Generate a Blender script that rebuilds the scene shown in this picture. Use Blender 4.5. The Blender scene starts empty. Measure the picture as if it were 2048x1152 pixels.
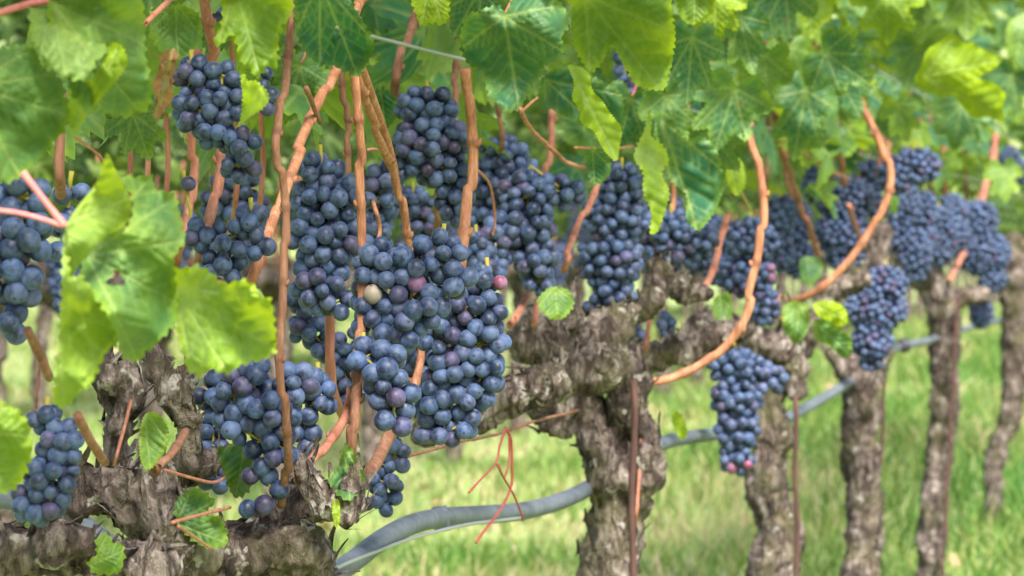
import bpy, bmesh, math, random
import numpy as np
from mathutils import Vector, Matrix, noise, geometry
random.seed(7); rng = np.random.default_rng(7)
R = math.radians
sc = bpy.context.scene
COL = sc.collection
# ------------------------------------------------------------------ camera
F = 6400.0; CX = 1024.0; CY = 480.0; CAMZ = 0.68     # focal length and level line, in pixels of the 2048 px photo
cam = bpy.data.cameras.new("camera"); co = bpy.data.objects.new("camera", cam); COL.objects.link(co)
co.location = (0, 0, CAMZ); co.rotation_euler = (R(90), 0, 0)
cam.sensor_width = 36; cam.lens = 36*F/2048; cam.shift_y = -(576-CY)/2048
cam.clip_start = 0.05; cam.clip_end = 2000
cam.dof.use_dof = True; cam.dof.focus_distance = 1.68; cam.dof.aperture_fstop = 25.0
sc.camera = co
# ------------------------------------------------------------------ light
w = bpy.data.worlds.new("World"); sc.world = w; w.use_nodes = True
nt = w.node_tree; bg = nt.nodes["Background"]
sky = nt.nodes.new("ShaderNodeTexSky"); sky.sky_type = 'NISHITA'; sky.sun_disc = False
SUN_EL, SUN_AZ = R(50), R(163)      # azimuth clockwise from +Y (the view direction)
sky.sun_elevation = SUN_EL; sky.sun_rotation = SUN_AZ
sky.air_density = 1.0; sky.dust_density = 3.0; sky.ozone_density = 0.6
nt.links.new(sky.outputs[0], bg.inputs[0]); bg.inputs[1].default_value = 0.085
sl = bpy.data.lights.new("sun", 'SUN'); sl.energy = 3.4; sl.angle = R(18); sl.color = (1, .95, .87)
so = bpy.data.objects.new("sun", sl); COL.objects.link(so)
sd = Vector((math.sin(SUN_AZ)*math.cos(SUN_EL), math.cos(SUN_AZ)*math.cos(SUN_EL), math.sin(SUN_EL)))
so.rotation_euler = sd.to_track_quat('Z', 'Y').to_euler(); so.location = (0, -3, 5)
vs = sc.view_settings; vs.view_transform = 'Standard'; vs.look = 'None'; vs.gamma = 1; vs.exposure = 1.88
sc.cycles.max_bounces = 8; sc.cycles.transmission_bounces = 6; sc.cycles.diffuse_bounces = 4
sc.cycles.use_denoising = True
# ------------------------------------------------------------------ frame helpers
def P(px, py, Z): return Vector(((px-CX)/F*Z, Z, CAMZ+(CY-py)/F*Z))
def rowZ(px): return 3091.0/max(2423-px, 60)
ROWA, ROWQ = 0.2186, 0.483           # the near row stands on X = ROWA*Y - ROWQ
RD = Vector((ROWA, 1, 0)).normalized(); RN = Vector((-RD.y, RD.x, 0))   # along the row, away from the camera
def rowpt(Y, perp=0, z=0):
    p = Vector((ROWA*Y-ROWQ, Y, z)); return p+RN*perp
# ------------------------------------------------------------------ materials
def mat(name):
    m = bpy.data.materials.new(name); m.use_nodes = True
    t = m.node_tree; t.nodes.clear(); return m, t
class NT:
    def __init__(s, t): s.t = t; s.o = t.nodes.new("ShaderNodeOutputMaterial")
    def n(s, ty, **kw):
        nd = s.t.nodes.new(ty)
        for k, v in kw.items():
            if k.startswith('i_'):
                key = k[2:]; key = int(key) if key.isdigit() else key.replace('_', ' ')
                if isinstance(v, bpy.types.NodeSocket): s.t.links.new(v, nd.inputs[key])
                else: nd.inputs[key].default_value = v
            else: setattr(nd, k, v)
        return nd
    def ramp(s, fac, stops):
        r = s.n("ShaderNodeValToRGB", i_Fac=fac); e = r.color_ramp.elements
        while len(e) < len(stops): e.new(.5)
        for q, (p_, c) in zip(e, stops): q.position = p_; q.color = (*c, 1) if len(c) == 3 else c
        return r.outputs[0]
    def mix(s, fac, a, b, mode='MIX'):
        m = s.n("ShaderNodeMix", data_type='RGBA', blend_type=mode)
        for k, v in ((0, fac), (6, a), (7, b)):
            if isinstance(v, bpy.types.NodeSocket): s.t.links.new(v, m.inputs[k])
            else: m.inputs[k].default_value = (*v, 1) if isinstance(v, tuple) and len(v) == 3 else v
        return m.outputs[2]
    def math(s, op, a, b=0.0, clamp=False):
        m = s.n("ShaderNodeMath", operation=op, use_clamp=clamp)
        for k, v in ((0, a), (1, b)):
            if isinstance(v, bpy.types.NodeSocket): s.t.links.new(v, m.inputs[k])
            else: m.inputs[k].default_value = v
        return m.outputs[0]
    def noise(s, scale, detail=3, vec=None, rough=.5, dist=0):
        nd = s.n("ShaderNodeTexNoise", i_Scale=scale, i_Detail=detail, i_Roughness=rough, i_Distortion=dist)
        if vec is not None: s.t.links.new(vec, nd.inputs['Vector'])
        return nd.outputs['Fac']
    def out(s, sh): s.t.links.new(sh, s.o.inputs[0])
def leaf_mat(name, top, topy, under, trans, transy, spots=.5):
    m, t = mat(name); g = NT(t)
    pos = g.n("ShaderNodeNewGeometry"); P_ = pos.outputs['Position']
    vein = g.n("ShaderNodeAttribute", attribute_name='vein').outputs['Fac']
    tint = g.n("ShaderNodeAttribute", attribute_name='tint').outputs['Fac']
    edge = g.n("ShaderNodeAttribute", attribute_name='edge').outputs['Fac']
    n1 = g.noise(26, 3, P_); n2 = g.noise(210, 3, P_, .65)
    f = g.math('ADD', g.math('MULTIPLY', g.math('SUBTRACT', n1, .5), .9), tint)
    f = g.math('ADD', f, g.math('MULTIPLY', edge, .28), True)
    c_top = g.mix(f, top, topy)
    c = g.mix(pos.outputs['Backfacing'], c_top, g.mix(g.math('MULTIPLY', f, .6), under, topy))
    c = g.mix(g.math('MULTIPLY', vein, .55), c, (.36, .46, .14))
    c = g.mix(.5, c, g.ramp(n2, [(.3, (.62, .62, .62)), (.7, (1.35, 1.35, 1.35))]), 'MULTIPLY')
    sp = g.ramp(g.noise(60, 2, P_, .5), [(.73, (0, 0, 0)), (.76, (spots,)*3)])
    c = g.mix(sp, c, (.26, .13, .05))
    tc = g.mix(f, trans, transy)
    tc = g.mix(g.math('MULTIPLY', vein, .5), tc, (.2, .25, .03))
    bump = g.n("ShaderNodeBump", i_Strength=.35, i_Distance=.0015, i_Height=g.math('ADD', g.noise(120, 3, P_), g.math('MULTIPLY', vein, -.7)))
    pr = g.n("ShaderNodeBsdfPrincipled", i_Base_Color=c, i_Roughness=.47, i_Normal=bump.outputs[0])
    pr.inputs['Specular IOR Level'].default_value = .27
    tr = g.n("ShaderNodeBsdfTranslucent", i_Color=tc)
    mx = g.n("ShaderNodeMixShader", i_0=.33); t.links.new(pr.outputs[0], mx.inputs[1]); t.links.new(tr.outputs[0], mx.inputs[2])
    g.out(mx.outputs[0]); return m
M = {}
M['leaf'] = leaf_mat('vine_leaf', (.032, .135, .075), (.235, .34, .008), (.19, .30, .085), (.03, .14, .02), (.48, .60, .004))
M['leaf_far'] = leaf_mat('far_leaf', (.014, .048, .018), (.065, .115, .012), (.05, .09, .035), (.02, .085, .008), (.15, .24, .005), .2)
M['leaf_tan'] = leaf_mat('fallen_leaf', (.40, .28, .15), (.50, .38, .20), (.42, .31, .18), (.3, .2, .1), (.35, .25, .1))
M['leaf_dry'] = leaf_mat('dry_leaf', (.26, .12, .06), (.38, .20, .11), (.33, .19, .11), (.3, .12, .04), (.35, .16, .06))
def grape_mat(name, skin, bloom, amt=.8):
    m, t = mat(name); g = NT(t)
    geo = g.n("ShaderNodeNewGeometry"); oi = g.n("ShaderNodeObjectInfo")
    rnd = oi.outputs['Random']
    P_ = geo.outputs['Position']
    n1 = g.noise(95, 4, P_, .6, .6); n2 = g.noise(420, 2, P_)
    f = g.math('ADD', g.math('MULTIPLY', n1, .75), g.math('MULTIPLY', n2, .25))
    f = g.ramp(f, [(.40, (.10,)*3), (.58, (1, 1, 1))])
    f = g.math('MULTIPLY', f, g.math('ADD', g.math('MULTIPLY', rnd, .35), amt-.2), True)
    hue = g.ramp(g.math('FRACT', g.math('MULTIPLY', rnd, 7.31)), [(0, (.86, .96, 1.06)), (.6, (1, 1, 1)), (.85, (1.08, .98, 1)), (1, (1.2, .96, .98))])
    c = g.mix(f, skin, bloom); c = g.mix(1.0, c, hue, 'MULTIPLY')
    gen = g.n("ShaderNodeTexCoord").outputs['Generated']
    sx = g.n("ShaderNodeSeparateXYZ", i_0=gen).outputs[2]
    c = g.mix(g.ramp(sx, [(.008, (.85,)*3), (.014, (0,)*3)]), c, (.03, .02, .02))
    b = g.n("ShaderNodeBump", i_Strength=.12, i_Distance=.0006, i_Height=n1)
    pr = g.n("ShaderNodeBsdfPrincipled", i_Base_Color=c, i_Normal=b.outputs[0],
             i_Roughness=g.math('ADD', g.math('MULTIPLY', f, .25), .42))
    pr.inputs['Specular IOR Level'].default_value = .4
    pr.inputs['Sheen Weight'].default_value = .1; pr.inputs['Sheen Roughness'].default_value = .4
    pr.inputs['Sheen Tint'].default_value = (.55, .68, 1, 1)
    g.out(pr.outputs[0]); return m
M['grape'] = grape_mat('blue_grape', (.005, .010, .030), (.092, .138, .265))
M['grape_p'] = grape_mat('purple_grape', (.016, .010, .028), (.105, .105, .215), .7)
M['grape_r'] = grape_mat('red_grape', (.13, .03, .06), (.24, .14, .25), .7)
M['grape_g'] = grape_mat('unripe_grape', (.30, .22, .16), (.42, .33, .28), .6)
def wood_mat(name, stops, scale=1, bump=.6, rough=.85, stretch=(1, 1, .25), moss=0, bdist=.004):
    m, t = mat(name); g = NT(t)
    P_ = g.n("ShaderNodeNewGeometry").outputs['Position']
    mp = g.n("ShaderNodeMapping", i_Vector=P_, i_Scale=stretch).outputs[0]
    n1 = g.noise(55*scale, 6, mp, .7, .8); n2 = g.noise(14*scale, 3, P_); n3 = g.noise(260*scale, 4, mp, .7)
    f = g.math('ADD', g.math('MULTIPLY', n1, .55), g.math('ADD', g.math('MULTIPLY', n2, .2), g.math('MULTIPLY', n3, .25)))
    if moss:
        vo = g.n("ShaderNodeTexVoronoi", feature='DISTANCE_TO_EDGE', i_Vector=g.mix(.012, mp, g.n("ShaderNodeTexNoise", i_Vector=P_, i_Scale=40.0).outputs['Color'], 'ADD'), i_Scale=85.0)
        ck = g.ramp(vo.outputs['Distance'], [(0, (0,)*3), (.16, (1,)*3)])
        f = g.math('MULTIPLY', f, g.math('ADD', g.math('MULTIPLY', ck, .13), .89))
        n3 = g.math('ADD', n3, g.math('MULTIPLY', ck, .45))
    c = g.ramp(f, stops)
    if moss:
        mf = g.ramp(g.noise(19, 4, P_, .6), [(.5, (0,)*3), (.63, (moss,)*3)])
        c = g.mix(mf, c, (.11, .105, .04))
        lf = g.ramp(g.noise(75, 3, P_, .55), [(.63, (0,)*3), (.67, (.75,)*3)])
        c = g.mix(lf, c, (.40, .37, .33))
    nd_ = g.n("ShaderNodeAttribute", attribute_name='node').outputs['Fac']
    if not moss: c = g.mix(g.math('MULTIPLY', nd_, .65), c, (.09, .04, .025))
    h = g.math('ADD', n1, g.math('MULTIPLY', n3, .35))
    b = g.n("ShaderNodeBump", i_Strength=bump, i_Distance=bdist, i_Height=h)
    pr = g.n("ShaderNodeBsdfPrincipled", i_Base_Color=c, i_Roughness=rough, i_Normal=b.outputs[0])
    pr.inputs['Specular IOR Level'].default_value = .25
    g.out(pr.outputs[0]); return m
M['bark'] = wood_mat('vine_bark', [(.37, (.020, .014, .012)), (.47, (.075, .055, .046)), (.54, (.20, .16, .14)), (.66, (.43, .37, .33))], 1, 1.0, .9, (1, 1, .45), moss=.5, bdist=.007)
M['cane'] = wood_mat('orange_cane', [(.34, (.10, .045, .028)), (.45, (.29, .115, .06)), (.54, (.42, .185, .10)), (.66, (.58, .34, .22))], 2.4, .6, .55, (1.6, 1.6, .12), bdist=.001)
M['cane_red'] = wood_mat('reddish_cane', [(.3, (.13, .05, .035)), (.45, (.30, .11, .07)), (.56, (.42, .18, .12)), (.7, (.56, .32, .23))], 2.4, .6, .6, (1.6, 1.6, .12), bdist=.001)
M['cane_brown'] = wood_mat('brown_cane', [(.3, (.08, .035, .022)), (.5, (.22, .10, .06)), (.7, (.40, .24, .16))], 2.4, .6, .7, (1.6, 1.6, .12), bdist=.0015)
M['cane_green'] = wood_mat('yellow_cane', [(.3, (.24, .17, .03)), (.5, (.42, .32, .07)), (.7, (.52, .44, .13))], 1.6, .2, .5, (1.6, 1.6, .12), bdist=.001)
M['pink'] = wood_mat('pink_petiole', [(.3, (.42, .10, .10)), (.5, (.55, .17, .16)), (.7, (.62, .28, .22))], 1.6, .1, .45, bdist=.0005)
M['red'] = wood_mat('red_tendril', [(.3, (.20, .03, .025)), (.5, (.34, .06, .05)), (.7, (.45, .13, .10))], 1.6, .1, .5, bdist=.0005)
M['stem'] = wood_mat('grape_stem', [(.3, (.17, .13, .02)), (.5, (.30, .27, .04)), (.7, (.38, .20, .04))], 1.6, .2, .6, (1, 1, 1), bdist=.0005)
M['rust'] = wood_mat('rusty_steel', [(.3, (.035, .02, .018)), (.5, (.075, .038, .032)), (.7, (.13, .07, .055))], 1.2, .3, .8, (1, 1, .4), bdist=.001)
M['hose'] = wood_mat('grey_hose', [(.3, (.07, .08, .095)), (.5, (.12, .14, .17)), (.7, (.21, .235, .27))], .8, .15, .5, (1, 1, 1), bdist=.0008)
M['hose_dark'] = wood_mat('black_fitting', [(.3, (.02, .02, .025)), (.6, (.06, .06, .07))], 1, .1, .5, (1, 1, 1), bdist=.0005)
def wire_mat():
    m, t = mat('galvanised_wire'); g = NT(t)
    pr = g.n("ShaderNodeBsdfPrincipled", i_Base_Color=(.42, .43, .44, 1), i_Roughness=.45, i_Metallic=.7); g.out(pr.outputs[0]); return m
M['wire'] = wire_mat()
def ground_mat():
    m, t = mat('meadow_ground'); g = NT(t)
    P_ = g.n("ShaderNodeNewGeometry").outputs['Position']
    n1 = g.noise(1.2, 5, P_, .6); n2 = g.noise(14, 4, P_, .7); n3 = g.noise(90, 3, P_, .7)
    f = g.math('ADD', g.math('MULTIPLY', n1, .4), g.math('ADD', g.math('MULTIPLY', n2, .35), g.math('MULTIPLY', n3, .25)))
    c = g.ramp(f, [(.35, (.07, .13, .025)), (.47, (.16, .23, .06)), (.56, (.26, .30, .11)), (.68, (.44, .38, .22))])
    b = g.n("ShaderNodeBump", i_Strength=.8, i_Distance=.03, i_Height=n2)
    pr = g.n("ShaderNodeBsdfPrincipled", i_Base_Color=c, i_Roughness=.95, i_Normal=b.outputs[0]); g.out(pr.outputs[0]); return m
M['ground'] = ground_mat()
def grass_mat():
    m, t = mat('grass_blades'); g = NT(t)
    tint = g.n("ShaderNodeAttribute", attribute_name='tint').outputs['Fac']
    c = g.ramp(tint, [(0, (.06, .17, .02)), (.4, (.17, .26, .045)), (.7, (.32, .345, .12)), (1, (.54, .43, .27))])
    pr = g.n("ShaderNodeBsdfPrincipled", i_Base_Color=c, i_Roughness=.6)
    tr = g.n("ShaderNodeBsdfTranslucent", i_Color=c)
    mx = g.n("ShaderNodeMixShader", i_0=.4); t.links.new(pr.outputs[0], mx.inputs[1]); t.links.new(tr.outputs[0], mx.inputs[2])
    g.out(mx.outputs[0]); return m
M['grass'] = grass_mat()
# ------------------------------------------------------------------ object helpers
def mesh_obj(name, verts, faces, m, parent=None, smooth=True, attrs=None):
    me = bpy.data.meshes.new(name)
    if isinstance(verts, np.ndarray) and isinstance(faces, np.ndarray):
        nv, nf = len(verts), len(faces); k = faces.shape[1]
        me.vertices.add(nv); me.vertices.foreach_set('co', verts.astype(np.float32).ravel())
        me.loops.add(nf*k); me.loops.foreach_set('vertex_index', faces.astype(np.int32).ravel())
        me.polygons.add(nf); me.polygons.foreach_set('loop_start', np.arange(0, nf*k, k, dtype=np.int32))
        me.polygons.foreach_set('loop_total', np.full(nf, k, dtype=np.int32)); me.update(calc_edges=True)
    else:
        me.from_pydata([tuple(v) for v in verts], [], faces)
    me.polygons.foreach_set('use_smooth', [smooth]*len(me.polygons))
    for k_, a in (attrs or {}).items():
        at = me.attributes.new(k_, 'FLOAT', 'POINT'); at.data.foreach_set('value', np.asarray(a, dtype=np.float32))
    me.materials.append(m); me.update()
    o = bpy.data.objects.new(name, me); COL.objects.link(o)
    if parent: o.parent = parent
    return o
def tag(o, label=None, cat=None, group=None, kind=None):
    for k, v in (('label', label), ('category', cat), ('group', group), ('kind', kind)):
        if v: o[k] = v
    return o
def empty(name, loc):
    o = bpy.data.objects.new(name, None); COL.objects.link(o); o.location = loc; o.empty_display_size = .05; return o
def reloc(o):
    """put a mesh object's origin at its own middle (vertices are in world space)"""
    me = o.data; n = len(me.vertices); a = np.empty(n*3, np.float32); me.vertices.foreach_get('co', a); a = a.reshape(-1, 3)
    c = (a.min(0)+a.max(0))/2; me.vertices.foreach_set('co', (a-c).ravel()); me.update(); o.location = Vector(c.tolist()); return o
def under(o, root):
    """parent o (vertices in world space) to an Empty that only has a location"""
    o.parent = root; o.location = -Vector(root.location); return o
def crom(pts, step):
    """Catmull-Rom through rows of numbers, resampled; step in px over the first two numbers"""
    p = np.array(pts, float); p = np.vstack([2*p[0]-p[1], p, 2*p[-1]-p[-2]]); out = []
    for i in range(1, len(p)-2):
        L = np.linalg.norm(p[i+1][:2]-p[i][:2]); n = max(2, int(L/step))
        for k in range(n):
            t = k/n
            out.append(.5*((2*p[i])+(-p[i-1]+p[i+1])*t+(2*p[i-1]-5*p[i]+4*p[i+1]-p[i+2])*t*t+(-p[i-1]+3*p[i]-3*p[i+1]+p[i+2])*t**3))
    out.append(p[-2]); return np.array(out)
def tube_geo(pts, rad, nseg=10, V=None, Fc=None, cap=True):
    V = [] if V is None else V; Fc = [] if Fc is None else Fc
    base = len(V); n = len(pts); pts = [Vector(q) for q in pts]
    t0 = (pts[1]-pts[0]).normalized(); u = t0.orthogonal().normalized()
    for i in range(n):
        t = (pts[min(i+1, n-1)]-pts[max(i-1, 0)])
        t = t.normalized() if t.length > 1e-9 else t0
        u = (u-t*u.dot(t)).normalized(); v = t.cross(u)
        for k in range(nseg):
            a = 2*math.pi*k/nseg; V.append(pts[i]+(u*math.cos(a)+v*math.sin(a))*rad[i])
    for i in range(n-1):
        for k in range(nseg):
            k2 = (k+1) % nseg
            Fc.append((base+i*nseg+k, base+i*nseg+k2, base+(i+1)*nseg+k2, base+(i+1)*nseg+k))
    if cap:
        Fc.append(tuple(base+k for k in range(nseg))[::-1]); Fc.append(tuple(base+(n-1)*nseg+k for k in range(nseg)))
    return V, Fc
# ------------------------------------------------------------------ ground, hills, grass
def build_ground():
    xs = np.concatenate([np.linspace(-400, -30, 12), np.linspace(-24, 30, 55), np.linspace(40, 400, 12)])
    ys = np.concatenate([np.linspace(-60, -6, 8), np.linspace(-4, 60, 65), np.linspace(70, 700, 20)])
    V = []; Fc = []
    for y in ys:
        for x in xs:
            z = .02*math.sin(x*1.7+y*.6)+.015*math.sin(y*2.3-x*.8)
            if y > 60: z += (y-60)**1.25*.05
            V.append((x, y, z))
    nx = len(xs)
    for j in range(len(ys)-1):
        for i in range(nx-1): Fc.append((j*nx+i, j*nx+i+1, (j+1)*nx+i+1, (j+1)*nx+i))
    o = mesh_obj('meadow_ground', V, Fc, M['ground']); tag(o, kind='structure')
build_ground()
def build_grass(n=150000):
    # blades over the wedge the photo sees, denser close by
    Y = 3.0+27*rng.random(n)**1.5
    X = (rng.random(n)*2-1)*(Y*.19+.8)
    keep = np.array([noise.noise(Vector((x*1.3, y*1.3, 0)))*.5+.62 for x, y in zip(X, Y)]) > rng.random(n)*.9
    X, Y = X[keep], Y[keep]; n = len(X)
    tall = np.array([noise.noise(Vector((x*.9+9, y*.6, 3))) for x, y in zip(X, Y)])
    right = np.clip((X/Y+.0)/.12, 0, 1)
    h = (.025+.04*rng.random(n))*(1+.9*np.clip(tall, 0, 1)+1.3*right*rng.random(n))
    wd = (.0013+.002*rng.random(n))*(1+Y/16)
    a = rng.random(n)*2*math.pi; b = rng.random(n)*2*math.pi; lean = h*(.2+.8*rng.random(n))
    z0 = .02*np.sin(X*1.7+Y*.6)+.015*np.sin(Y*2.3-X*.8)-.004
    ux, uy = np.cos(a)*wd, np.sin(a)*wd; lx, ly = np.cos(b)*lean, np.sin(b)*lean
    V = np.stack([np.stack([X-ux, Y-uy, z0], 1), np.stack([X+ux, Y+uy, z0], 1),
                  np.stack([X+lx*.35+ux*.8, Y+ly*.35+uy*.8, z0+h*.6], 1), np.stack([X+lx*.35-ux*.8, Y+ly*.35-uy*.8, z0+h*.6], 1),
                  np.stack([X+lx+ux*.1, Y+ly+uy*.1, z0+h], 1), np.stack([X+lx-ux*.1, Y+ly-uy*.1, z0+h], 1)], 1).reshape(-1, 3)
    i = np.arange(n)*6
    Fc = np.stack([np.stack([i, i+1, i+2, i+3], 1), np.stack([i+3, i+2, i+4, i+5], 1)], 1).reshape(-1, 4)
    patch = np.array([noise.noise(Vector((x*1.1, y*1.1, 7))) for x, y in zip(X, Y)])
    tint = np.clip(.50+.7*patch-.22*right+.27*rng.standard_normal(n), 0, 1)
    o = mesh_obj('grass', V, Fc, M['grass'], smooth=False, attrs={'tint': np.repeat(tint, 6)})
    tag(o, 'yellow-green grass and weeds growing under and between the vine rows', 'grass', kind='stuff')
build_grass()
# ------------------------------------------------------------------ generic leaf template (for the crowns)
HALF = [(.09, -.12), (.22, -.26), (.42, -.32), (.58, -.26), (.66, -.16), (.58, -.08), (.82, -.04), (.98, .16), (.96, .34), (.76, .38), (.50, .36), (.62, .56), (.74, .74), (.66, .92), (.46, .86), (.30, .80), (.26, .96), (.14, 1.12)]
LOBES = [(x, y) for x, y in [(0, -.04)]+HALF+[(0, 1.22)]+[(-x, y) for x, y in HALF[::-1]]]
LTIPS = [(0, 1.18), (.64, .86), (-.64, .86), (.92, .22), (-.92, .22), (.45, -.30), (-.45, -.30)]
def leaf_template(n=90, rings=(.25, .5, .75, .9, 1.0), curl=.25, fold=.2, seed=0):
    rr = random.Random(seed); B = np.array(LOBES); B = np.vstack([B*.75+np.roll(B, -1, 0)*.25, B*.25+np.roll(B, -1, 0)*.75]).reshape(2, -1, 2).transpose(1, 0, 2).reshape(-1, 2)
    seg = np.linalg.norm(np.roll(B, -1, 0)-B, axis=1); cum = np.concatenate([[0], np.cumsum(seg)]); Bc = np.vstack([B, B[:1]])
    t = np.linspace(0, cum[-1], n, endpoint=False); D = np.stack([np.interp(t, cum, Bc[:, 0]), np.interp(t, cum, Bc[:, 1])], 1)
    D *= (1+.055*((np.arange(n) % 3)-1))[:, None]*(1+.06*math.sin(seed*2.1))
    c0 = np.array([0, .12]); V = [(0, .12, 0)]; ve = [1.0]; ed = [0]; ph = rr.random()*6; sk = rr.uniform(-.15, .15)
    for r_ in rings:
        for q in D:
            x, y = c0+(q-c0)*r_; ra = math.hypot(x, y); th = math.atan2(x, y)
            z = -curl*ra*ra*.5+fold*abs(x)+.10*ra*math.sin(3*th+ph)+.06*ra*math.sin(7*th+ph*2)+.03*r_**4*math.sin(19*th)
            V.append((x+sk*y*y, y, z)); dv = min(abs(x*ty-y*tx)/math.hypot(tx, ty)+(9 if x*tx+y*ty < 0 else 0) for tx, ty in LTIPS[:5])
            ve.append(max(0, 1-dv/.045)); ed.append(r_**6)
    tri = []
    for k in range(n): tri.append((1+k, 0, 1+(k+1) % n))
    for i in range(len(rings)-1):
        for k in range(n):
            a = 1+i*n+k; b = 1+i*n+(k+1) % n
            tri += [(a, b, b+n), (a, b+n, a+n)]
    V = np.array(V, float); tri = np.array(tri)
    nz = np.cross(V[tri[:, 1]]-V[tri[:, 0]], V[tri[:, 2]]-V[tri[:, 0]])[:, 2].reshape(-1)
    tri[nz < 0] = tri[nz < 0][:, ::-1]
    return V*.82, tri, np.array(ve), np.array(ed)
def lobed(px, py, R_, ang, sx=1.0, skew=0.0):
    """outline and vein tips of a lobed leaf in photo pixels; (px, py) petiole point, tip towards ang degrees clockwise from straight down"""
    a = R(ang); u = np.array([-math.sin(a), math.cos(a)]); v = np.array([math.cos(a), math.sin(a)])
    f = lambda q: tuple(np.array([px, py])+(v*(q[0]*sx+skew*q[1])+u*q[1])*R_)
    return [f(q) for q in LOBES], (px, py), [f(q) for q in LTIPS[:5]]
TPL = [leaf_template(96, curl=c, fold=f, seed=i) for i, (c, f) in enumerate([(.35, .1), (.8, .25), (-.4, .35), (.1, -.3), (.6, .5), (1.1, -.1)])]
TPLF = [leaf_template(48, (.5, 1.0), curl=c, fold=f, seed=i) for i, (c, f) in enumerate([(.35, .1), (.8, .25), (-.4, .35)])]
def rotm(n_, tip):
    """columns x, y(tip), z(normal)"""
    z = n_/np.linalg.norm(n_); y = tip-z*np.dot(tip, z); y = y/np.linalg.norm(y); x = np.cross(y, z); return np.stack([x, y, z], 1)
def crown_mesh(name, centres, sizes, m, tpls, side, parent, tintb=.3):
    Vs, Fs, ve, ed, ti = [], [], [], [], []; off = 0
    for c, s in zip(centres, sizes):
        V, Fc, v_, e_ = tpls[rng.integers(len(tpls))]
        nrm = np.array(side)*(.35+.8*rng.random())+np.array([0, 0, .7])+rng.standard_normal(3)*.55
        tip = np.array([0, 0, -1.0])+rng.standard_normal(3)*.55
        W = (V*s)@rotm(nrm, tip).T+c
        Vs.append(W); Fs.append(Fc+off); off += len(V); ve.append(v_); ed.append(e_)
        ti.append(np.full(len(V), np.clip(tintb-.06+.16*rng.standard_normal()+(.5 if rng.random() < .16 else 0), 0, 1)))
    o = mesh_obj(name, np.vstack(Vs), np.vstack(Fs), m, parent, attrs={'vein': np.concatenate(ve), 'edge': np.concatenate(ed), 'tint': np.concatenate(ti)})
    return o
# ------------------------------------------------------------------ bark: chains of balls, voxel-joined, then roughened
def bark_mesh(name, chains, voxel, amp, root, flakes=0, dirv=(0, 0, 1), seed=1):
    """chains: lists of (world point, radius)"""
    bm = bmesh.new()
    for ch in chains:
        for i in range(len(ch)-1):
            (a, ra), (b, rb) = ch[i], ch[i+1]; L = (b-a).length; n = max(1, int(L/(min(ra, rb)*.45)))
            for k in range(n+(i == len(ch)-2)):
                t = k/n; r_ = (ra+(rb-ra)*t)*.93
                bmesh.ops.create_icosphere(bm, subdivisions=2, radius=r_, matrix=Matrix.Translation(a.lerp(b, t)))
    me = bpy.data.meshes.new('t'); bm.to_mesh(me); bm.free()
    o = bpy.data.objects.new('t', me); COL.objects.link(o)
    md = o.modifiers.new('r', 'REMESH'); md.mode = 'VOXEL'; md.voxel_size = voxel
    sm = o.modifiers.new('s', 'SMOOTH'); sm.factor = .5; sm.iterations = 3
    me2 = bpy.data.meshes.new_from_object(o.evaluated_get(bpy.context.evaluated_depsgraph_get()))
    bpy.data.objects.remove(o); bpy.data.meshes.remove(me)
    n = len(me2.vertices); nr = [v.normal.copy() for v in me2.vertices]; s = Vector((seed*3.1, seed*1.7, 0))
    for v, nn in zip(me2.vertices, nr):
        p = v.co; q = Vector((p.x*1.0, p.y, p.z*.35))
        d = noise.fractal(p*28+s, 1, 2, 3)*1.1
        r1 = 1-abs(noise.noise(q*95+s)*2.2); r2 = 1-abs(noise.noise(q*210+s)*2.2)
        r3 = noise.noise(p*420+s); vd = noise.voronoi((q+Vector((noise.noise(p*60), noise.noise(p*60+s), 0))*.006)*62+s)[0]; d += min((vd[1]-vd[0])*2.2, 1)*.42-.25; v.co = p+nn*amp*(d+r1*.6+r2*.42+r3*.25-.3)
    V = [v.co.copy() for v in me2.vertices]; Fc = [tuple(p.vertices) for p in me2.polygons]
    rr = random.Random(seed)
    for _ in range(flakes):                       # peeling strips of bark
        i = rr.randrange(n); p = V[i]; nn = nr[i]
        al = Vector(dirv)+Vector((rr.gauss(0, .35), rr.gauss(0, .35), rr.gauss(0, .35))); al = (al-nn*al.dot(nn))
        if al.length < .2: continue
        al.normalize(); sd_ = al.cross(nn); L = rr.uniform(.006, .02); wd = rr.uniform(.0008, .0034); b0 = len(V); up = rr.uniform(.0, .4)*(1 if root is not vA else .5)
        for k in range(5):
            t = k/4; lift = up*L*(t**2)-.0006; ww = wd*(1-.7*t)
            c = p+al*(L*t)+nn*lift+sd_*math.sin(t*3+i)*wd*.5
            V += [c-sd_*ww, c+sd_*ww+nn*ww*.4]
        for k in range(4): Fc.append((b0+2*k, b0+2*k+1, b0+2*k+3, b0+2*k+2))
    bpy.data.meshes.remove(me2)
    o = mesh_obj(name, V, Fc, M['bark'])
    return under(o, root)
def pch(l, Z=None):
    """chain of (px, py, radius px, depth offset m) -> world"""
    out = []
    for q in l:
        z = (Z if Z else rowZ(q[0]))+(q[3] if len(q) > 3 else 0); out.append((P(q[0], q[1], z), q[2]/F*z))
    return out
VINES = []
def vine(px, label):
    z = rowZ(px); p = P(px, 480, z); o = empty('grapevine', (p.x, p.y, 0))
    tag(o, label, 'grapevine', 'vines of the near row'); VINES.append((px, o)); return o
vA = vine(430, 'knobbly grapevine at the lower left with a thick flaking arm and big grey head')
vB = vine(1240, 'gnarled grapevine with mossy burls standing where the grey hose passes behind')
vC = vine(1545, 'crooked grapevine trunk behind the low hanging bunch, rusty stake at its right')
vD = vine(1725, 'straight grey grapevine trunk forking below the rounded bunch')
vE = vine(1885, 'slim wavy grapevine trunk with a leaning thin stake at its side')
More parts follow.
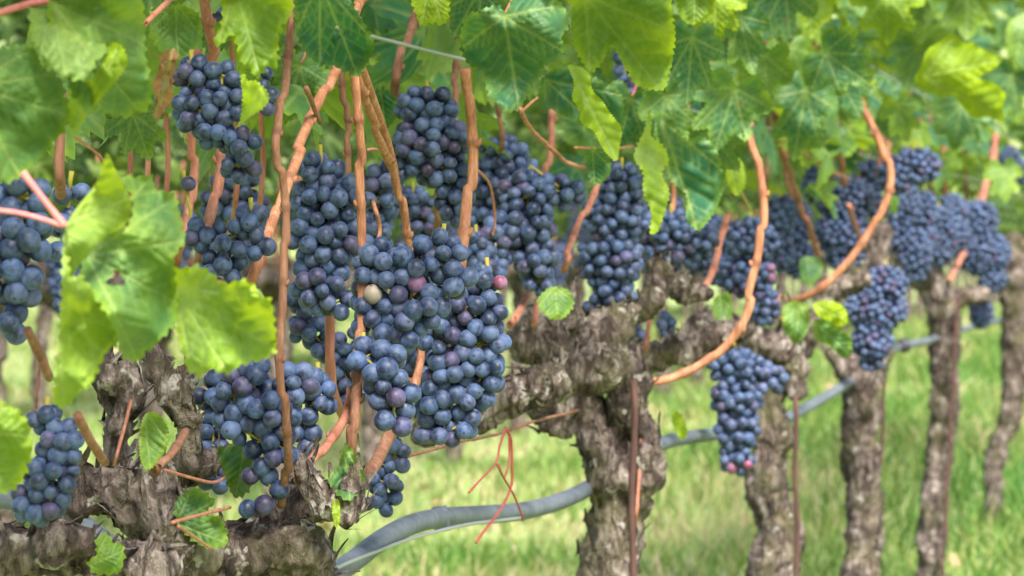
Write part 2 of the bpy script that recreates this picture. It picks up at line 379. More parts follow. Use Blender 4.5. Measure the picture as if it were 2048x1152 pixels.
vF = vine(2020, 'farthest grapevine of the near row, short dark trunk at the right edge')
def vine_for(px):
    return min(VINES, key=lambda q: abs(q[0]-px))[1]
gz = lambda px, Z: CY+F*(CAMZ+.02)/Z      # pixel row of the ground at a depth
# A
bark_mesh('trunk', [pch([(430, gz(0, 1.6), 105), (440, 1500, 95), (420, 1250, 110), (380, 1110, 85), (330, 1050, 80)], 1.62),
    pch([(-160, 1130, 62), (-60, 1120, 62), (30, 1105, 62), (110, 1108, 56), (190, 1120, 50), (300, 1130, 60)], 1.5),
    pch([(110, 1090, 48), (150, 1080, 40)], 1.48),
    pch([(380, 1110, 75), (300, 1020, 75), (245, 990, 62), (190, 985, 45), (165, 1010, 38)], 1.55),
    pch([(270, 1000, 55), (300, 950, 38), (330, 960, 30)], 1.55),
    pch([(240, 960, 40), (225, 900, 26), (235, 850, 34)], 1.58),
    pch([(222, 760, 34), (250, 745, 32), (262, 800, 30), (240, 850, 26)], 1.56),
    pch([(330, 960, 36), (380, 930, 34), (415, 925, 30)], 1.68),
    pch([(300, 700, 20), (322, 740, 28), (350, 800, 36), (378, 850, 28), (380, 920, 26)], 1.66),
    pch([(378, 740, 24), (366, 790, 26)], 1.66), pch([(200, 700, 18), (205, 760, 22), (225, 820, 22)], 1.57), pch([(130, 1000, 34), (170, 950, 26), (150, 920, 14)], 1.6),
    pch([(420, 1120, 80), (520, 1110, 62), (590, 1090, 52), (640, 1130, 40)], 1.62),
    pch([(500, 1110, 55), (540, 1050, 42), (590, 1010, 44), (640, 1000, 38), (690, 1020, 26), (722, 1015, 14)], 1.64),
    pch([(560, 1060, 34), (580, 980, 24), (600, 930, 18)], 1.66), pch([(650, 1020, 38), (625, 970, 28), (606, 940, 20)], 1.6),
    pch([(690, 1030, 30), (705, 975, 22), (712, 925, 17)], 1.6), pch([(690, 1020, 26), (700, 995, 24)], 1.7)],
    .0021, .0040, vA, 1700, (.3, 0, 1), 1)
# B
bark_mesh('trunk', [pch([(1225, gz(0, 2.61), 80), (1222, 1400, 72), (1215, 1180, 72), (1222, 1090, 62), (1245, 1010, 62), (1235, 950, 66), (1215, 900, 55), (1180, 850, 38), (1160, 800, 40)], 2.61),
    pch([(1240, 950, 55), (1290, 910, 44), (1295, 950, 36)], 2.6), pch([(1300, 880, 30), (1260, 830, 36), (1250, 780, 40), (1240, 740, 48)], 2.6),
    pch([(1240, 960, 50), (1250, 850, 40), (1245, 740, 50)], 2.62),
    pch([(1270, 760, 40), (1200, 720, 62), (1180, 690, 58), (1230, 650, 40), (1265, 620, 26)], 2.6),
    pch([(1190, 735, 58), (1120, 750, 46), (1085, 785, 40), (1100, 825, 34), (1120, 850, 22)], 2.5),
    pch([(1100, 770, 44), (1035, 790, 48), (1000, 810, 32), (950, 835, 38), (890, 855, 26), (850, 860, 24)], 2.3),
    pch([(1120, 720, 44), (1100, 660, 34), (1060, 650, 30), (1050, 690, 36)], 2.55),
    pch([(1130, 650, 28), (1140, 600, 20), (1150, 560, 18)], 2.58),
    pch([(1260, 640, 26), (1310, 590, 26), (1330, 545, 28), (1310, 530, 18)], 2.8),
    pch([(1330, 560, 22), (1370, 590, 22), (1420, 590, 14)], 2.85),
    pch([(1270, 720, 36), (1330, 710, 24), (1380, 690, 32), (1440, 675, 30)], 2.9)],
    .0032, .0052, vB, 1300, (0, 0, 1), 2)
# C
bark_mesh('trunk', [pch([(1555, gz(0, 3.52), 62), (1550, 1250, 54), (1548, 1130, 54), (1560, 1060, 48), (1535, 990, 44), (1530, 940, 44), (1545, 880, 42), (1530, 820, 42), (1540, 760, 40), (1570, 720, 34)], 3.52),
    pch([(1575, 720, 32), (1592, 745, 30), (1590, 780, 24), (1570, 690, 28), (1590, 640, 22), (1560, 610, 20)], 3.5),
    pch([(1560, 700, 32), (1500, 680, 36), (1440, 670, 36), (1400, 655, 30)], 3.35),
    pch([(1480, 660, 24), (1440, 640, 26), (1390, 645, 20)], 3.25),
    pch([(1600, 700, 26), (1625, 640, 20), (1660, 580, 22), (1720, 560, 26)], 3.75)],
    .0042, .0055, vC, 700, (0, 0, 1), 3)
# D
bark_mesh('trunk', [pch([(1722, gz(0, 4.43), 48), (1722, 1130, 40), (1730, 1050, 40), (1728, 950, 39), (1720, 860, 42), (1722, 780, 42), (1715, 740, 38)], 4.43),
    pch([(1715, 760, 32), (1680, 720, 20), (1650, 700, 14), (1640, 690, 10)], 4.42), pch([(1725, 760, 32), (1760, 710, 24), (1765, 650, 24), (1750, 600, 30), (1745, 540, 34), (1760, 470, 26)], 4.5),
    pch([(1745, 560, 30), (1690, 570, 26), (1660, 585, 18)], 4.4)], .005, .006, vD, 500, (0, 0, 1), 4)
# E
bark_mesh('trunk', [pch([(1862, gz(0, 5.75), 40), (1862, 1120, 32), (1866, 1000, 31), (1878, 900, 30), (1892, 820, 31), (1888, 740, 32), (1893, 660, 36), (1885, 600, 38), (1860, 560, 34)], 5.75),
    pch([(1885, 600, 30), (1925, 590, 22), (1960, 590, 20)], 5.8), pch([(1850, 560, 26), (1820, 520, 26), (1825, 470, 24), (1840, 455, 18)], 5.6)], .0065, .0065, vE, 300, (0, 0, 1), 5)
# F
bark_mesh('trunk', [pch([(1985, gz(0, 7.6), 26), (1988, 1000, 20), (1990, 920, 24), (2005, 880, 20), (2022, 820, 26), (2032, 740, 28), (2030, 650, 30), (2035, 560, 34), (2030, 490, 26)], 7.6),
    pch([(2025, 640, 22), (2080, 600, 22), (2120, 600, 20)], 7.8)], .0085, .009, vF, 60, (0, 0, 1), 6)
# ------------------------------------------------------------------ canes (parts of their vine)
def cane(pts, wpx, m='cane', dz=0.0, root=None, name='cane', node=85, taper=0, zfix=None, sink=.05):
    """pts in photo pixels; wpx full width in photo pixels at the first point"""
    c = crom([(x, y, (zfix if zfix else rowZ(x)+dz)) for x, y in pts], 7)
    wpx *= .8; V = []; rad = []; na = []; s = 0; prev = None; off = random.random()*node
    z0 = c[0][2]; r0 = wpx/2/F*z0; n = len(c)
    for i, (x, y, z) in enumerate(c):
        if name == 'cane': z += sink*max(0, (i/n-.8)/.2)**2
        if prev is not None: s += math.hypot(x-prev[0], y-prev[1])
        prev = (x, y); d = ((s+off) % node)-node/2 if node else 99
        r_ = r0*(1+.3*math.exp(-(d/6.5)**2))*(1-taper*i/n)*(1+.03*math.sin(i*.7))
        j = (math.floor((s+off)/node) if node else 0)
        r_ *= 1+.07*noise.noise(Vector((s*.03, wpx, off))); V.append(P(x+(2.2+wpx*.12)*math.sin(j*2.4)*(1 if node else 0), y, z)); rad.append(r_); na += [math.exp(-(abs(d)-4)**2/7)*.9]*12
    VV, FF = tube_geo(V, rad, 12)
    if node:      # a bud scar at every node
        s = 0
        for i in range(1, len(c)):
            s0 = s; s += math.hypot(*(c[i][:2]-c[i-1][:2]))
            if math.floor((s+off+node/2)/node) != math.floor((s0+off+node/2)/node) and wpx > 10:
                sgn = 1 if random.random() < .5 else -1; q = V[i]; k = rad[i]
                tube_geo([q+Vector((sgn*k*.4, -k*.2, -k*.3)), q+Vector((sgn*k*.95, -k*.3, k*.2)), q+Vector((sgn*k*1.15, -k*.3, k*.8))], [k*.6, k*.42, k*.2], 7, VV, FF)
    na += [.4]*(len(VV)-len(na))
    o = mesh_obj(name, VV, FF, M[m], attrs={'node': na})
    root = root or vine_for(pts[-1][0]); return under(o, root)
cane([(588, -60), (583, 0), (575, 100), (560, 250), (556, 300), (568, 420), (566, 600), (561, 720), (568, 830), (573, 950), (566, 1010)], 21, 'cane_brown', -.10, node=150)
cane([(740, -60), (720, 0), (690, 80), (665, 150), (620, 250), (592, 315), (560, 400), (525, 505), (505, 560), (480, 620)], 24, 'cane', .06, vA, node=130)
cane([(612, 175), (624, 205), (640, 245)], 13, 'cane_brown', .05, vA, node=0)
cane([(698, 90), (706, 155), (715, 250), (722, 330), (728, 480), (722, 560), (718, 700), (712, 800), (708, 900), (715, 960)], 23, 'cane', -.12, vA, node=170)
cane([(700, 90), (712, 155), (740, 230), (772, 300), (793, 350), (806, 430), (815, 500), (835, 590), (845, 700), (825, 790), (790, 870)], 22, 'cane', -.02, vA, node=150)
cane([(708, 80), (724, 138), (752, 215), (776, 290), (790, 345)], 22, 'cane', .0, vA, node=0)
cane([(898, -30), (905, 40), (918, 110), (908, 190), (900, 300), (880, 380), (868, 470)], 17, 'cane_brown', .16, vA)
cane([(930, 138), (940, 250), (943, 330), (936, 430), (926, 530), (915, 620)], 27, 'cane', -.06, vA, node=180)
cane([(838, -40), (825, 40), (803, 115), (792, 190)], 22, 'cane_brown', .14, vA, node=95)
cane([(655, 520), (658, 600), (660, 660), (660, 720), (668, 790), (690, 840)], 25, 'cane_red', .17, vA, node=0)
cane([(716, 700), (710, 790), (706, 860), (712, 930)], 27, 'cane_brown', -.13, vA, node=120)
cane([(704, 780), (690, 830), (655, 885), (620, 930), (600, 960)], 23, 'cane_red', -.1, vA, node=100)
cane([(788, 850), (760, 910), (735, 950), (700, 990)], 32, 'cane_brown', -.02, vA, node=0)
cane([(400, -30), (415, 60), (430, 130), (440, 250), (433, 370), (412, 470), (392, 545)], 27, 'cane_red', .12, vA, node=140)
cane([(392, 100), (388, 270), (383, 380), (372, 450), (350, 540)], 22, 'cane_red', .3, vA)
cane([(684, 40), (690, 200), (694, 260), (697, 340), (700, 420)], 17, 'cane_brown', .2, vA, node=70)
cane([(122, 180), (120, 280), (118, 330), (122, 390)], 27, 'cane_brown', .12, vA, node=0)
cane([(440, 560), (425, 620), (400, 700)], 20, 'cane_red', .1, vA)
cane([(155, 830), (180, 880), (210, 925)], 24, 'cane_brown', -.03, vA, node=0)
cane([(55, 660), (80, 710), (98, 755)], 24, 'cane_brown', -.02, vA, node=0)
cane([(85, 700), (76, 760), (72, 815)], 8, 'cane_brown', -.02, vA, node=0)
cane([(372, 862), (345, 900), (312, 945)], 20, 'cane_brown', .02, vA, node=60)
cane([(345, -5), (310, 28), (284, 55)], 14, 'cane_red', -.08, vA, node=0)
cane([(770, 560), (745, 520), (760, 460), (745, 400)], 10, 'cane', -.0, vA, node=0)
cane([(262, 800), (250, 850), (228, 930)], 8, 'cane_red', -.05, vA, node=0)
cane([(330, 940), (380, 955), (425, 965), (450, 955)], 8, 'cane_red', -.03, vA, node=0)
cane([(345, 1045), (400, 1030), (460, 1015)], 9, 'cane_red', -.1, vA, node=0)
cane([(355, 1052), (390, 1075), (425, 1100)], 8, 'cane_red', -.1, vA, node=0)
cane([(-30, 418), (30, 425), (80, 437), (128, 453)], 13, 'pink', 0, vA, 'tendril', 0, 0, 1.13)
# B and beyond
cane([(1480, 200), (1500, 280), (1515, 330), (1525, 420), (1521, 500), (1505, 570), (1488, 635), (1450, 690), (1400, 730), (1340, 757), (1300, 762), (1262, 742), (1235, 725)], 21, 'cane', 0, vB, node=140, zfix=2.66, sink=-.05)
cane([(1630, 120), (1680, 158), (1732, 222), (1768, 300), (1778, 365), (1752, 440), (1700, 520), (1645, 575), (1590, 602), (1560, 600)], 19, 'cane', 0, vC, node=120, zfix=3.5)
cane([(1200, 340), (1185, 390), (1155, 460), (1125, 540)], 16, 'cane_red', .0, vB)
cane([(1455, 430), (1438, 490), (1415, 560), (1385, 600)], 17, 'cane_red', .05, vB)
cane([(1040, 218), (1065, 265), (1108, 300), (1140, 328), (1170, 336)], 11, 'cane', -.1, vB, node=60)
cane([(1040, 225), (1090, 190), (1150, 215)], 6, 'cane', -.1, vB, node=0)
cane([(1150, 295), (1220, 298), (1268, 292)], 6, 'cane', -.12, vB, node=0)
cane([(1545, 190), (1560, 300), (1590, 370), (1612, 440), (1635, 520)], 15, 'cane_red', .35, vD)
cane([(1698, 410), (1706, 440), (1720, 475)], 13, 'cane_red', -.1, vD, node=0)
cane([(1820, 120), (1812, 190), (1795, 240), (1770, 320)], 18, 'cane_red', -.2, vD, node=80)
cane([(1770, 230), (1762, 290), (1755, 350)], 14, 'cane_red', .1, vD)
cane([(1990, 250), (1982, 330), (1965, 410), (1950, 440)], 17, 'cane_red', -.5, vE, node=80)
cane([(1668, 240), (1676, 300), (1692, 370)], 14, 'cane_red', .0, vD, node=60)
cane([(1650, 240), (1658, 300), (1664, 360)], 12, 'cane_brown', .2, vD, node=60)
cane([(1345, 350), (1347, 400), (1342, 440)], 13, 'cane', .1, vB, node=0)
cane([(1105, 220), (1100, 290), (1092, 360)], 18, 'cane_red', .25, vB, node=60)
cane([(995, 200), (1000, 250), (1004, 300)], 12, 'cane_brown', .2, vB, node=50)
cane([(1302, 610), (1298, 650), (1290, 700)], 12, 'cane_red', .1, vB, node=0)
cane([(1070, 560), (1040, 620), (1020, 650)], 20, 'cane_red', .15, vB, node=0)
cane([(1075, 600), (1068, 650)], 16, 'cane_red', .15, vB, node=0)
cane([(1283, 790), (1283, 870), (1275, 1000), (1270, 1060)], 9, 'cane_red', -.12, vB, node=0)
cane([(1375, 190), (1370, 240)], 16, 'cane', -.0, vB, node=0)
cane([(1350, 195), (1345, 240)], 14, 'cane', .05, vB, node=0)
cane([(1410, 60), (1425, 130), (1435, 190)], 11, 'cane_red', .15, vB, node=50)
cane([(1930, 500), (1900, 560)], 15, 'cane_red', -.3, vE, node=0)
cane([(1895, 260), (1885, 330), (1890, 400)], 13, 'cane_red', .2, vE)
cane([(1840, 240), (1822, 300)], 13, 'cane_red', .3, vE, node=0)
cane([(1560, 590), (1545, 625), (1570, 640)], 9, 'cane_red', -.2, vC, node=0)
for x in (255, 290, 330, 470, 520): cane([(x-8, 60), (x, 200), (x+6, 330), (x-4, 450)], 14, 'cane_red', .5, vA, node=0)
for x in (1460, 1530, 1580, 1630, 1715, 1860, 1925): cane([(x, 60), (x, 200), (x+random.uniform(-9, 9), 300), (x+random.uniform(-16, 16), 400+random.uniform(-20, 50))], 11, 'cane_brown', .5, vine_for(x), node=60)
# dry shoot with red tendrils
cane([(815, 912), (860, 900), (910, 885), (980, 872), (1060, 845), (1130, 828), (1160, 820)], 9, 'cane_brown', .02, vB, node=70)
for l, w_ in (([(1012, 858), (1000, 890), (992, 925), (965, 955), (938, 985)], 6), ([(1012, 856), (1022, 880), (1024, 930), (1022, 975), (1000, 1020), (970, 1060), (952, 1085)], 7),
              ([(992, 925), (1010, 960), (1025, 985), (1040, 1020), (1046, 1042)], 6), ([(1018, 870), (1018, 920), (1008, 955), (998, 930)], 5)):
    cane(l, w_, 'red', -.03, vB, 'tendril', 0, .1)
for l in ([(150, 275), (180, 295), (205, 320), (212, 345)], [(735, 300), (745, 298), (755, 300)], [(955, 340), (980, 370), (990, 440), (985, 470)], [(1455, 340), (1490, 400), (1520, 460)], [(1600, 300), (1640, 330), (1700, 360)]):
    cane(l, 7, 'cane_red' if l[0][0] != 1455 else 'cane_green', -.06, None, 'tendril', 0)
# ------------------------------------------------------------------ crowns of the near row
def crown(root, y0, y1, n):
    C_, S_ = [], []
    while len(C_) < n:
        Y = random.uniform(y0, y1); h = random.uniform(.0, 1.0)**1.15; perp = random.uniform(-.2, .28)
        p = rowpt(Y, perp, CAMZ+.06+h*.85); px = CX+F*p.x/p.y; py = CY-F*(p.z-CAMZ)/p.y
        s = random.uniform(.035, .062)
        if Y < 1.0 and perp < .1 and h < .6: continue
        mg = s*1.2*F/p.y
        if -mg < px < 2048+mg and py > -mg:
            if perp < (.05 if px < 1380 else -.04): continue
            low = 215+45*math.sin(px/60)+25*math.sin(px/23)+(60 if px > 1500 else 0)
            if py > low and random.random() < .9: continue
        C_.append(np.array(p)); S_.append(s)
    return under(crown_mesh('crown', C_, S_, M['leaf'], TPL, tuple(-RN), None, .2), root)
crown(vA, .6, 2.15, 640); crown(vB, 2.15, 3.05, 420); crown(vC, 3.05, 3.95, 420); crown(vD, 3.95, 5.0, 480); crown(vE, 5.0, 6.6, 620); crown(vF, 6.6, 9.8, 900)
# ------------------------------------------------------------------ traced leaves
def arc(p): return p
def chaikin(p, it=1):
    p = np.array(p, float)
    for _ in range(it):
        q = np.roll(p, -1, 0); a = p*.8+q*.2; b = p*.2+q*.8; p = np.stack([a, b], 1).reshape(-1, 2)
    return p
def inside(pt, poly):
    x, y = pt; c = False; n = len(poly); j = n-1
    for i in range(n):
        xi, yi = poly[i]; xj, yj = poly[j]
        if (yi > y) != (yj > y) and x < (xj-xi)*(y-yi)/(yj-yi)+xi: c = not c
        j = i
    return c
def insidev(pts, poly):
    x, y = pts[:, 0], pts[:, 1]; c = np.zeros(len(pts), bool); n = len(poly); j = n-1
    for i in range(n):
        xi, yi = poly[i]; xj, yj = poly[j]
        if yi != yj: c ^= ((yi > y) != (yj > y)) & (x < (xj-xi)*(y-yi)/(yj-yi)+xi)
        j = i
    return c
def segd(pts, a, b):
    a = np.array(a, float); b = np.array(b, float); d = b-a; L = max(np.dot(d, d), 1e-9)
    t = np.clip(((pts-a)@d)/L, 0, 1); q = a+t[:, None]*d; return np.linalg.norm(pts-q, axis=1), t
def leaf_panel(poly, pet, tips, Z, side=1, tilt=(0, 0), bend=0, wave=1.0, tint=.3, holes=(), tooth=1.0, smooth_edge=(), seed=0):
    """one sheet of a leaf. tilt = depth change (m) per 100 px in x and y; bend = cupping (m) at 100 px from the middle. Returns V, F, attrs"""
    rr = np.random.default_rng(seed+11)
    p = chaikin(poly, 1); n = len(p); out = []
    nx = np.roll(p, -1, 0); cen = p.mean(0)
    per = 0; T = 26.0/max(Z, 1.2)*tooth; A = 12.0/max(Z, 1.2)*tooth; ori = 0.5*np.sum(p[:, 0]*nx[:, 1]-nx[:, 0]*p[:, 1])
    for i in range(n):
        a, b = p[i], nx[i]; L = np.linalg.norm(b-a)
        if L < 1e-6: continue
        m_ = max(1, int(round(L/(T/4)))); t_ = (b-a)/L; nm = np.array([t_[1], -t_[0]])*(1 if ori > 0 else -1)
        for k in range(m_):
            q = a+(b-a)*k/m_; s = per+L*k/m_; f = (s/T) % 1
            am = A*(.75+.45*math.sin(s*.11+seed)+.25*rr.random())
            if any(math.hypot(q[0]-e[0], q[1]-e[1]) < e[2] for e in smooth_edge): am = 0
            sh = (f/.7 if f < .7 else (1-f)/.3)-.5
            out.append(q+nm*am*sh)
        per += L
    B = np.array(out); x0, y0 = B.min(0); x1, y1 = B.max(0)
    g = float(np.clip(max(x1-x0, y1-y0)/42, 2.2, 5.0))
    gx, gy = np.meshgrid(np.arange(x0+g*.5, x1, g), np.arange(y0+g*.5, y1, g*.87)); gx[1::2] += g/2
    G = np.stack([gx.ravel(), gy.ravel()], 1); G = G[insidev(G, B)]
    dmin = np.full(len(G), 1e9)
    for i in range(len(B)):
        dmin = np.minimum(dmin, (G[:, 0]-B[i, 0])**2+(G[:, 1]-B[i, 1])**2)
    G = G[dmin > (g*.55)**2]
    pet = np.array(pet, float); mw = max(4.6/max(Z, 1.2), g*.7); SEG = []
    for tp in tips:
        tp = np.array(tp, float); L = np.linalg.norm(tp-pet); SEG.append((pet, tp, mw*1.15, 1.0))
        u = (tp-pet)/L; k = .16
        while k < .93:
            st = pet+u*L*k
            for sg in (1, -1):
                an = R(46)*sg+rr.normal()*.05; dv = np.array([u[0]*math.cos(an)-u[1]*math.sin(an), u[0]*math.sin(an)+u[1]*math.cos(an)])
                SEG.append((st, st+dv*L*(.40*(1-k)+.10), mw*.8, .38))
            k += .135+rr.random()*.03
    E = []
    for a, b, _, wt in SEG:
        for k in range(1, int(np.linalg.norm(b-a)/(g*.6))):
            q = a+(b-a)*k*g*.6/np.linalg.norm(b-a)
            if ((B-q)**2).sum(1).min() < (g*.5)**2: continue
            if not E or ((np.array(E)-q)**2).sum(1).min() > (g*.4)**2: E.append(q)
    E = np.array(E); E = E[insidev(E, B)]
    G = G[np.array([((E-q)**2).sum(1).min() for q in G]) > (g*.55)**2]
    pts = [Vector(q) for q in np.vstack([B, E, G])]; nb = len(B)
    r_ = geometry.delaunay_2d_cdt(pts, [(i, (i+1) % nb) for i in range(nb)], [], 0, 1e-5)
    vs_ = np.array([tuple(v) for v in r_[0]]); tr = np.array([f for f in r_[2] if len(f) == 3])
    ct = vs_[tr].mean(1); keep = insidev(ct, B)
    for h in holes: keep &= np.hypot(ct[:, 0]-h[0], (ct[:, 1]-h[1])*1.15) > h[2]*(1+.25*np.sin(np.arctan2(ct[:, 1]-h[1], ct[:, 0]-h[0])*3))
    tr = tr[keep]
    # veins
    vein = np.zeros(len(vs_)); puck = np.full(len(vs_), 30.0)
    for a, b, w_, wt in SEG:
        d, t = segd(vs_, a, b); vein = np.maximum(vein, np.clip(1.2-d/(w_*(1.25-.6*t)), 0, 1)*wt); puck = np.minimum(puck, d)
    ed = np.sqrt(np.array([((B-v)**2).sum(1).min() for v in vs_])); edge = np.clip(1-ed/14, 0, 1)
    # depth
    cx, cy = cen; X = (vs_[:, 0]-cx)/100; Y = (vs_[:, 1]-cy)/100
    dz = tilt[0]*X+tilt[1]*Y+bend*(X*X+Y*Y)
    ph = rr.random(6)*6.28
    dz += wave*.012*(np.sin(X*2.6+Y*1.1+ph[0])+.7*np.sin(Y*3.4-X*1.6+ph[1]))*np.clip(.4+np.hypot(X, Y), 0, 1.5)
    dz += wave*.0022*np.sin(X*7+ph[2])*np.sin(Y*8+ph[3])+edge*wave*.0018*np.sin(X*16+Y*13+ph[4])
    dz += -side*.0019*np.clip(puck/11, 0, 1)*min(1, wave)
    W = np.array([tuple(P(a, b, Z+d)) for (a, b), d in zip(vs_, dz)])
    a, b, c = W[tr[:, 0]], W[tr[:, 1]], W[tr[:, 2]]
    nrm = np.cross(b-a, c-a)
    if (nrm[:, 1].sum() > 0) == (side > 0): tr = tr[:, ::-1]
    return W, tr, vein, edge, np.full(len(W), tint)
leaf_seed = 0
def leaf(label, panels, m='leaf', petiole=None, pw=9, pm='pink', pz=None, name='vine_leaf', cat='vine leaf'):
    global leaf_seed
    Vs, Fs, ve, ed, ti = [], [], [], [], []; off = 0
    for pn in panels:
        leaf_seed += 1
        V, Fc, v_, e_, t_ = leaf_panel(seed=leaf_seed, **pn)
        Vs.append(V); Fs.append(Fc+off); off += len(V); ve.append(v_); ed.append(e_); ti.append(t_)
    o = mesh_obj(name, np.vstack(Vs), np.vstack(Fs), M[m], attrs={'vein': np.concatenate(ve), 'edge': np.concatenate(ed), 'tint': np.concatenate(ti)})
    reloc(o); tag(o, label, cat, 'clearly seen leaves of the near row')
    if petiole:
        Z = pz or panels[0]['Z']; c = crom([(x, y, Z) for x, y in petiole], 6)
        V, Fc = tube_geo([P(*q) for q in c], [pw/2/F*Z*(1.15-.3*math.sin(math.pi*i/len(c))) for i in range(len(c))], 8)
        q = mesh_obj('petiole', V, Fc, M[pm]); q.parent = o; q.location = -o.location
    return o
def pn(poly, pet, tips, Z, **kw): return dict(poly=poly, pet=pet, tips=tips, Z=Z, **kw)
leaf('big green leaf in the top left corner, near lobe curled to show pale underside', [
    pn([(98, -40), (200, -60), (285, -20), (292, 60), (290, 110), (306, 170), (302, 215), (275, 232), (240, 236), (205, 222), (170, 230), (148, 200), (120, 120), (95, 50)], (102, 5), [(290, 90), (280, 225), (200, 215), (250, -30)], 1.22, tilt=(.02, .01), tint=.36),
    pn([(56, -30), (100, -30), (106, 10), (125, 50), (160, 78), (205, 88), (222, 96), (206, 114), (190, 120), (185, 165), (150, 160), (125, 158), (114, 140), (86, 132), (60, 70)], (102, 5), [(75, 125), (130, 150), (180, 110)], 1.19, side=-1, tilt=(.01, -.02), tint=.25, smooth_edge=((125, 50, 40), (160, 78, 40)))],
    petiole=[(102, 0), (50, 10), (-40, 38)], pw=17)
leaf('yellow-green folded leaf hanging in the top left, narrow at its base', [
    pn([(135, 168), (180, 165), (214, 112), (222, 82), (245, 90), (258, 125), (240, 155), (200, 200), (165, 245), (145, 276), (135, 230)], (145, 276), [(235, 100), (180, 170), (250, 130)], 1.2, side=1, tint=.8, tilt=(-.03, .02), tooth=.5)])
leaf('broad deep green leaf cut by the left edge, upper half', [
    pn([(-80, 120), (-20, 100), (40, 86), (75, 100), (85, 135), (120, 150), (140, 215), (135, 260), (110, 280), (92, 308), (55, 345), (20, 366), (-40, 370), (-80, 330)], (-60, 170), [(135, 230), (60, 100), (40, 355), (110, 150)], 1.18, tilt=(.015, -.01), tint=.27)])
leaf('large sunlit leaf in front at the left with one hole and folded halves', [
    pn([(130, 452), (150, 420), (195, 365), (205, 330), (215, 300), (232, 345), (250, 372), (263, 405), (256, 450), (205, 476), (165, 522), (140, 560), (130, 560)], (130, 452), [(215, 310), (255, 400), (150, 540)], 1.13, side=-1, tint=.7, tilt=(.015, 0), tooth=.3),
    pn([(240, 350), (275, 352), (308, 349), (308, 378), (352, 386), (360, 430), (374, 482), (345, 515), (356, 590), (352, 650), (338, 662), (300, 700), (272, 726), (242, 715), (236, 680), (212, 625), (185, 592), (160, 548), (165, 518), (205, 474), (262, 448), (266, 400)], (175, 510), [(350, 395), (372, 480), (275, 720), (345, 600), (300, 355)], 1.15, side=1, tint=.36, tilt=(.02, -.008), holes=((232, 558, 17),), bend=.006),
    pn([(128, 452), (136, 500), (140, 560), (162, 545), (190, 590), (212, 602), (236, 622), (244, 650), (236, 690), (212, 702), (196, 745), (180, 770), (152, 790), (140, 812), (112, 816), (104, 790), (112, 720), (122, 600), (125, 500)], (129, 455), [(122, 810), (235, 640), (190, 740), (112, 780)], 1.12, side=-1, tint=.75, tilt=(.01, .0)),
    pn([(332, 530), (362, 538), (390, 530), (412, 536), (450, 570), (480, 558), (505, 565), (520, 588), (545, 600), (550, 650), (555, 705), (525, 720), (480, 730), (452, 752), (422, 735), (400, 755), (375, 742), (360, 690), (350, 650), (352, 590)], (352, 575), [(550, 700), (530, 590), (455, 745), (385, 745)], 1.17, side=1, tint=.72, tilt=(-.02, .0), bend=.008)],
    petiole=[(130, 453), (92, 405), (45, 345)], pw=15)
leaf('lime green leaf cut by the left edge below the bunch', [
    pn([(-70, 790), (0, 798), (30, 815), (55, 840), (66, 880), (60, 930), (36, 975), (10, 988), (-60, 990)], (-60, 860), [(60, 870), (20, 980), (20, 810)], 1.2, tint=.55)])
leaf('small upright pointed leaf standing over the bark head', [
    pn([(288, 826), (312, 822), (335, 850), (341, 880), (326, 912), (306, 936), (290, 942), (280, 920), (277, 870)], (290, 822), [(300, 935), (335, 880), (280, 900)], 1.5, tint=.3, tooth=.4)])
leaf('green lobed leaf on the bark below a reddish twig, bottom left', [
    pn([(385, 972), (410, 985), (434, 1002), (420, 1016), (410, 1032), (442, 1030), (456, 1065), (456, 1092), (420, 1099), (390, 1086), (355, 1052), (347, 1030), (350, 1000)], (352, 1045), [(430, 1000), (452, 1085), (385, 975)], 1.52, tint=.25)])
leaf('small leaf at the bottom edge in front of the thick arm', [
    pn([(195, 1070), (216, 1064), (226, 1086), (246, 1086), (251, 1112), (238, 1150), (185, 1150), (172, 1122), (195, 1110), (190, 1090)], (180, 1130), [(215, 1068), (248, 1100), (215, 1148)], 1.42, tint=.35)])
leaf('dull green leaf behind the stripped stalks of the lower left bunch', [
    pn([(430, 890), (450, 896), (470, 880), (495, 882), (512, 930), (500, 985), (470, 1000), (450, 962), (440, 920)], (490, 885), [(470, 995), (435, 895)], 1.63, tint=.2)])
leaf('crumpled small leaf on a spur right of the rising canes', [
    pn([(680, 893), (700, 890), (715, 920), (732, 950), (726, 975), (700, 1005), (675, 992), (655, 962), (660, 945), (680, 930)], (690, 892), [(700, 1000), (728, 960), (660, 955)], 1.58, tint=.2, wave=1.6),
    pn([(664, 995), (680, 1000), (681, 1045), (670, 1058), (664, 1030)], (670, 995), [(672, 1050)], 1.58, tint=.8, tooth=.3)])
leaf('lime leaf at the top with a yellow folded lobe hanging over a bunch', [
    pn([(440, -40), (590, -40), (585, 30), (558, 60), (556, 142), (535, 130), (516, 162), (500, 140), (482, 130), (466, 62), (440, 95), (424, 85), (446, 40)], (470, -30), [(520, 150), (570, 40), (440, 80)], 1.4, side=1, tint=.62, tilt=(.01, .01)),
    pn([(458, 58), (486, 76), (490, 162), (516, 160), (542, 192), (530, 216), (495, 236), (470, 260), (482, 238), (486, 180), (474, 120)], (470, 60), [(490, 150), (535, 200)], 1.385, side=1, tint=.95, tilt=(-.02, 0), tooth=.5)])
leaf('dark bluish green leaf with a brown hole at the top left of centre', [
    pn([(590, -40), (680, -40), (725, 40), (746, 75), (749, 100), (735, 130), (716, 156), (690, 145), (665, 130), (640, 132), (602, 100), (586, 40)], (640, -40), [(715, 150), (745, 80), (640, 128), (595, 60)], 1.6, tint=.0, holes=((675, 58, 6),), tilt=(.01, .02))])
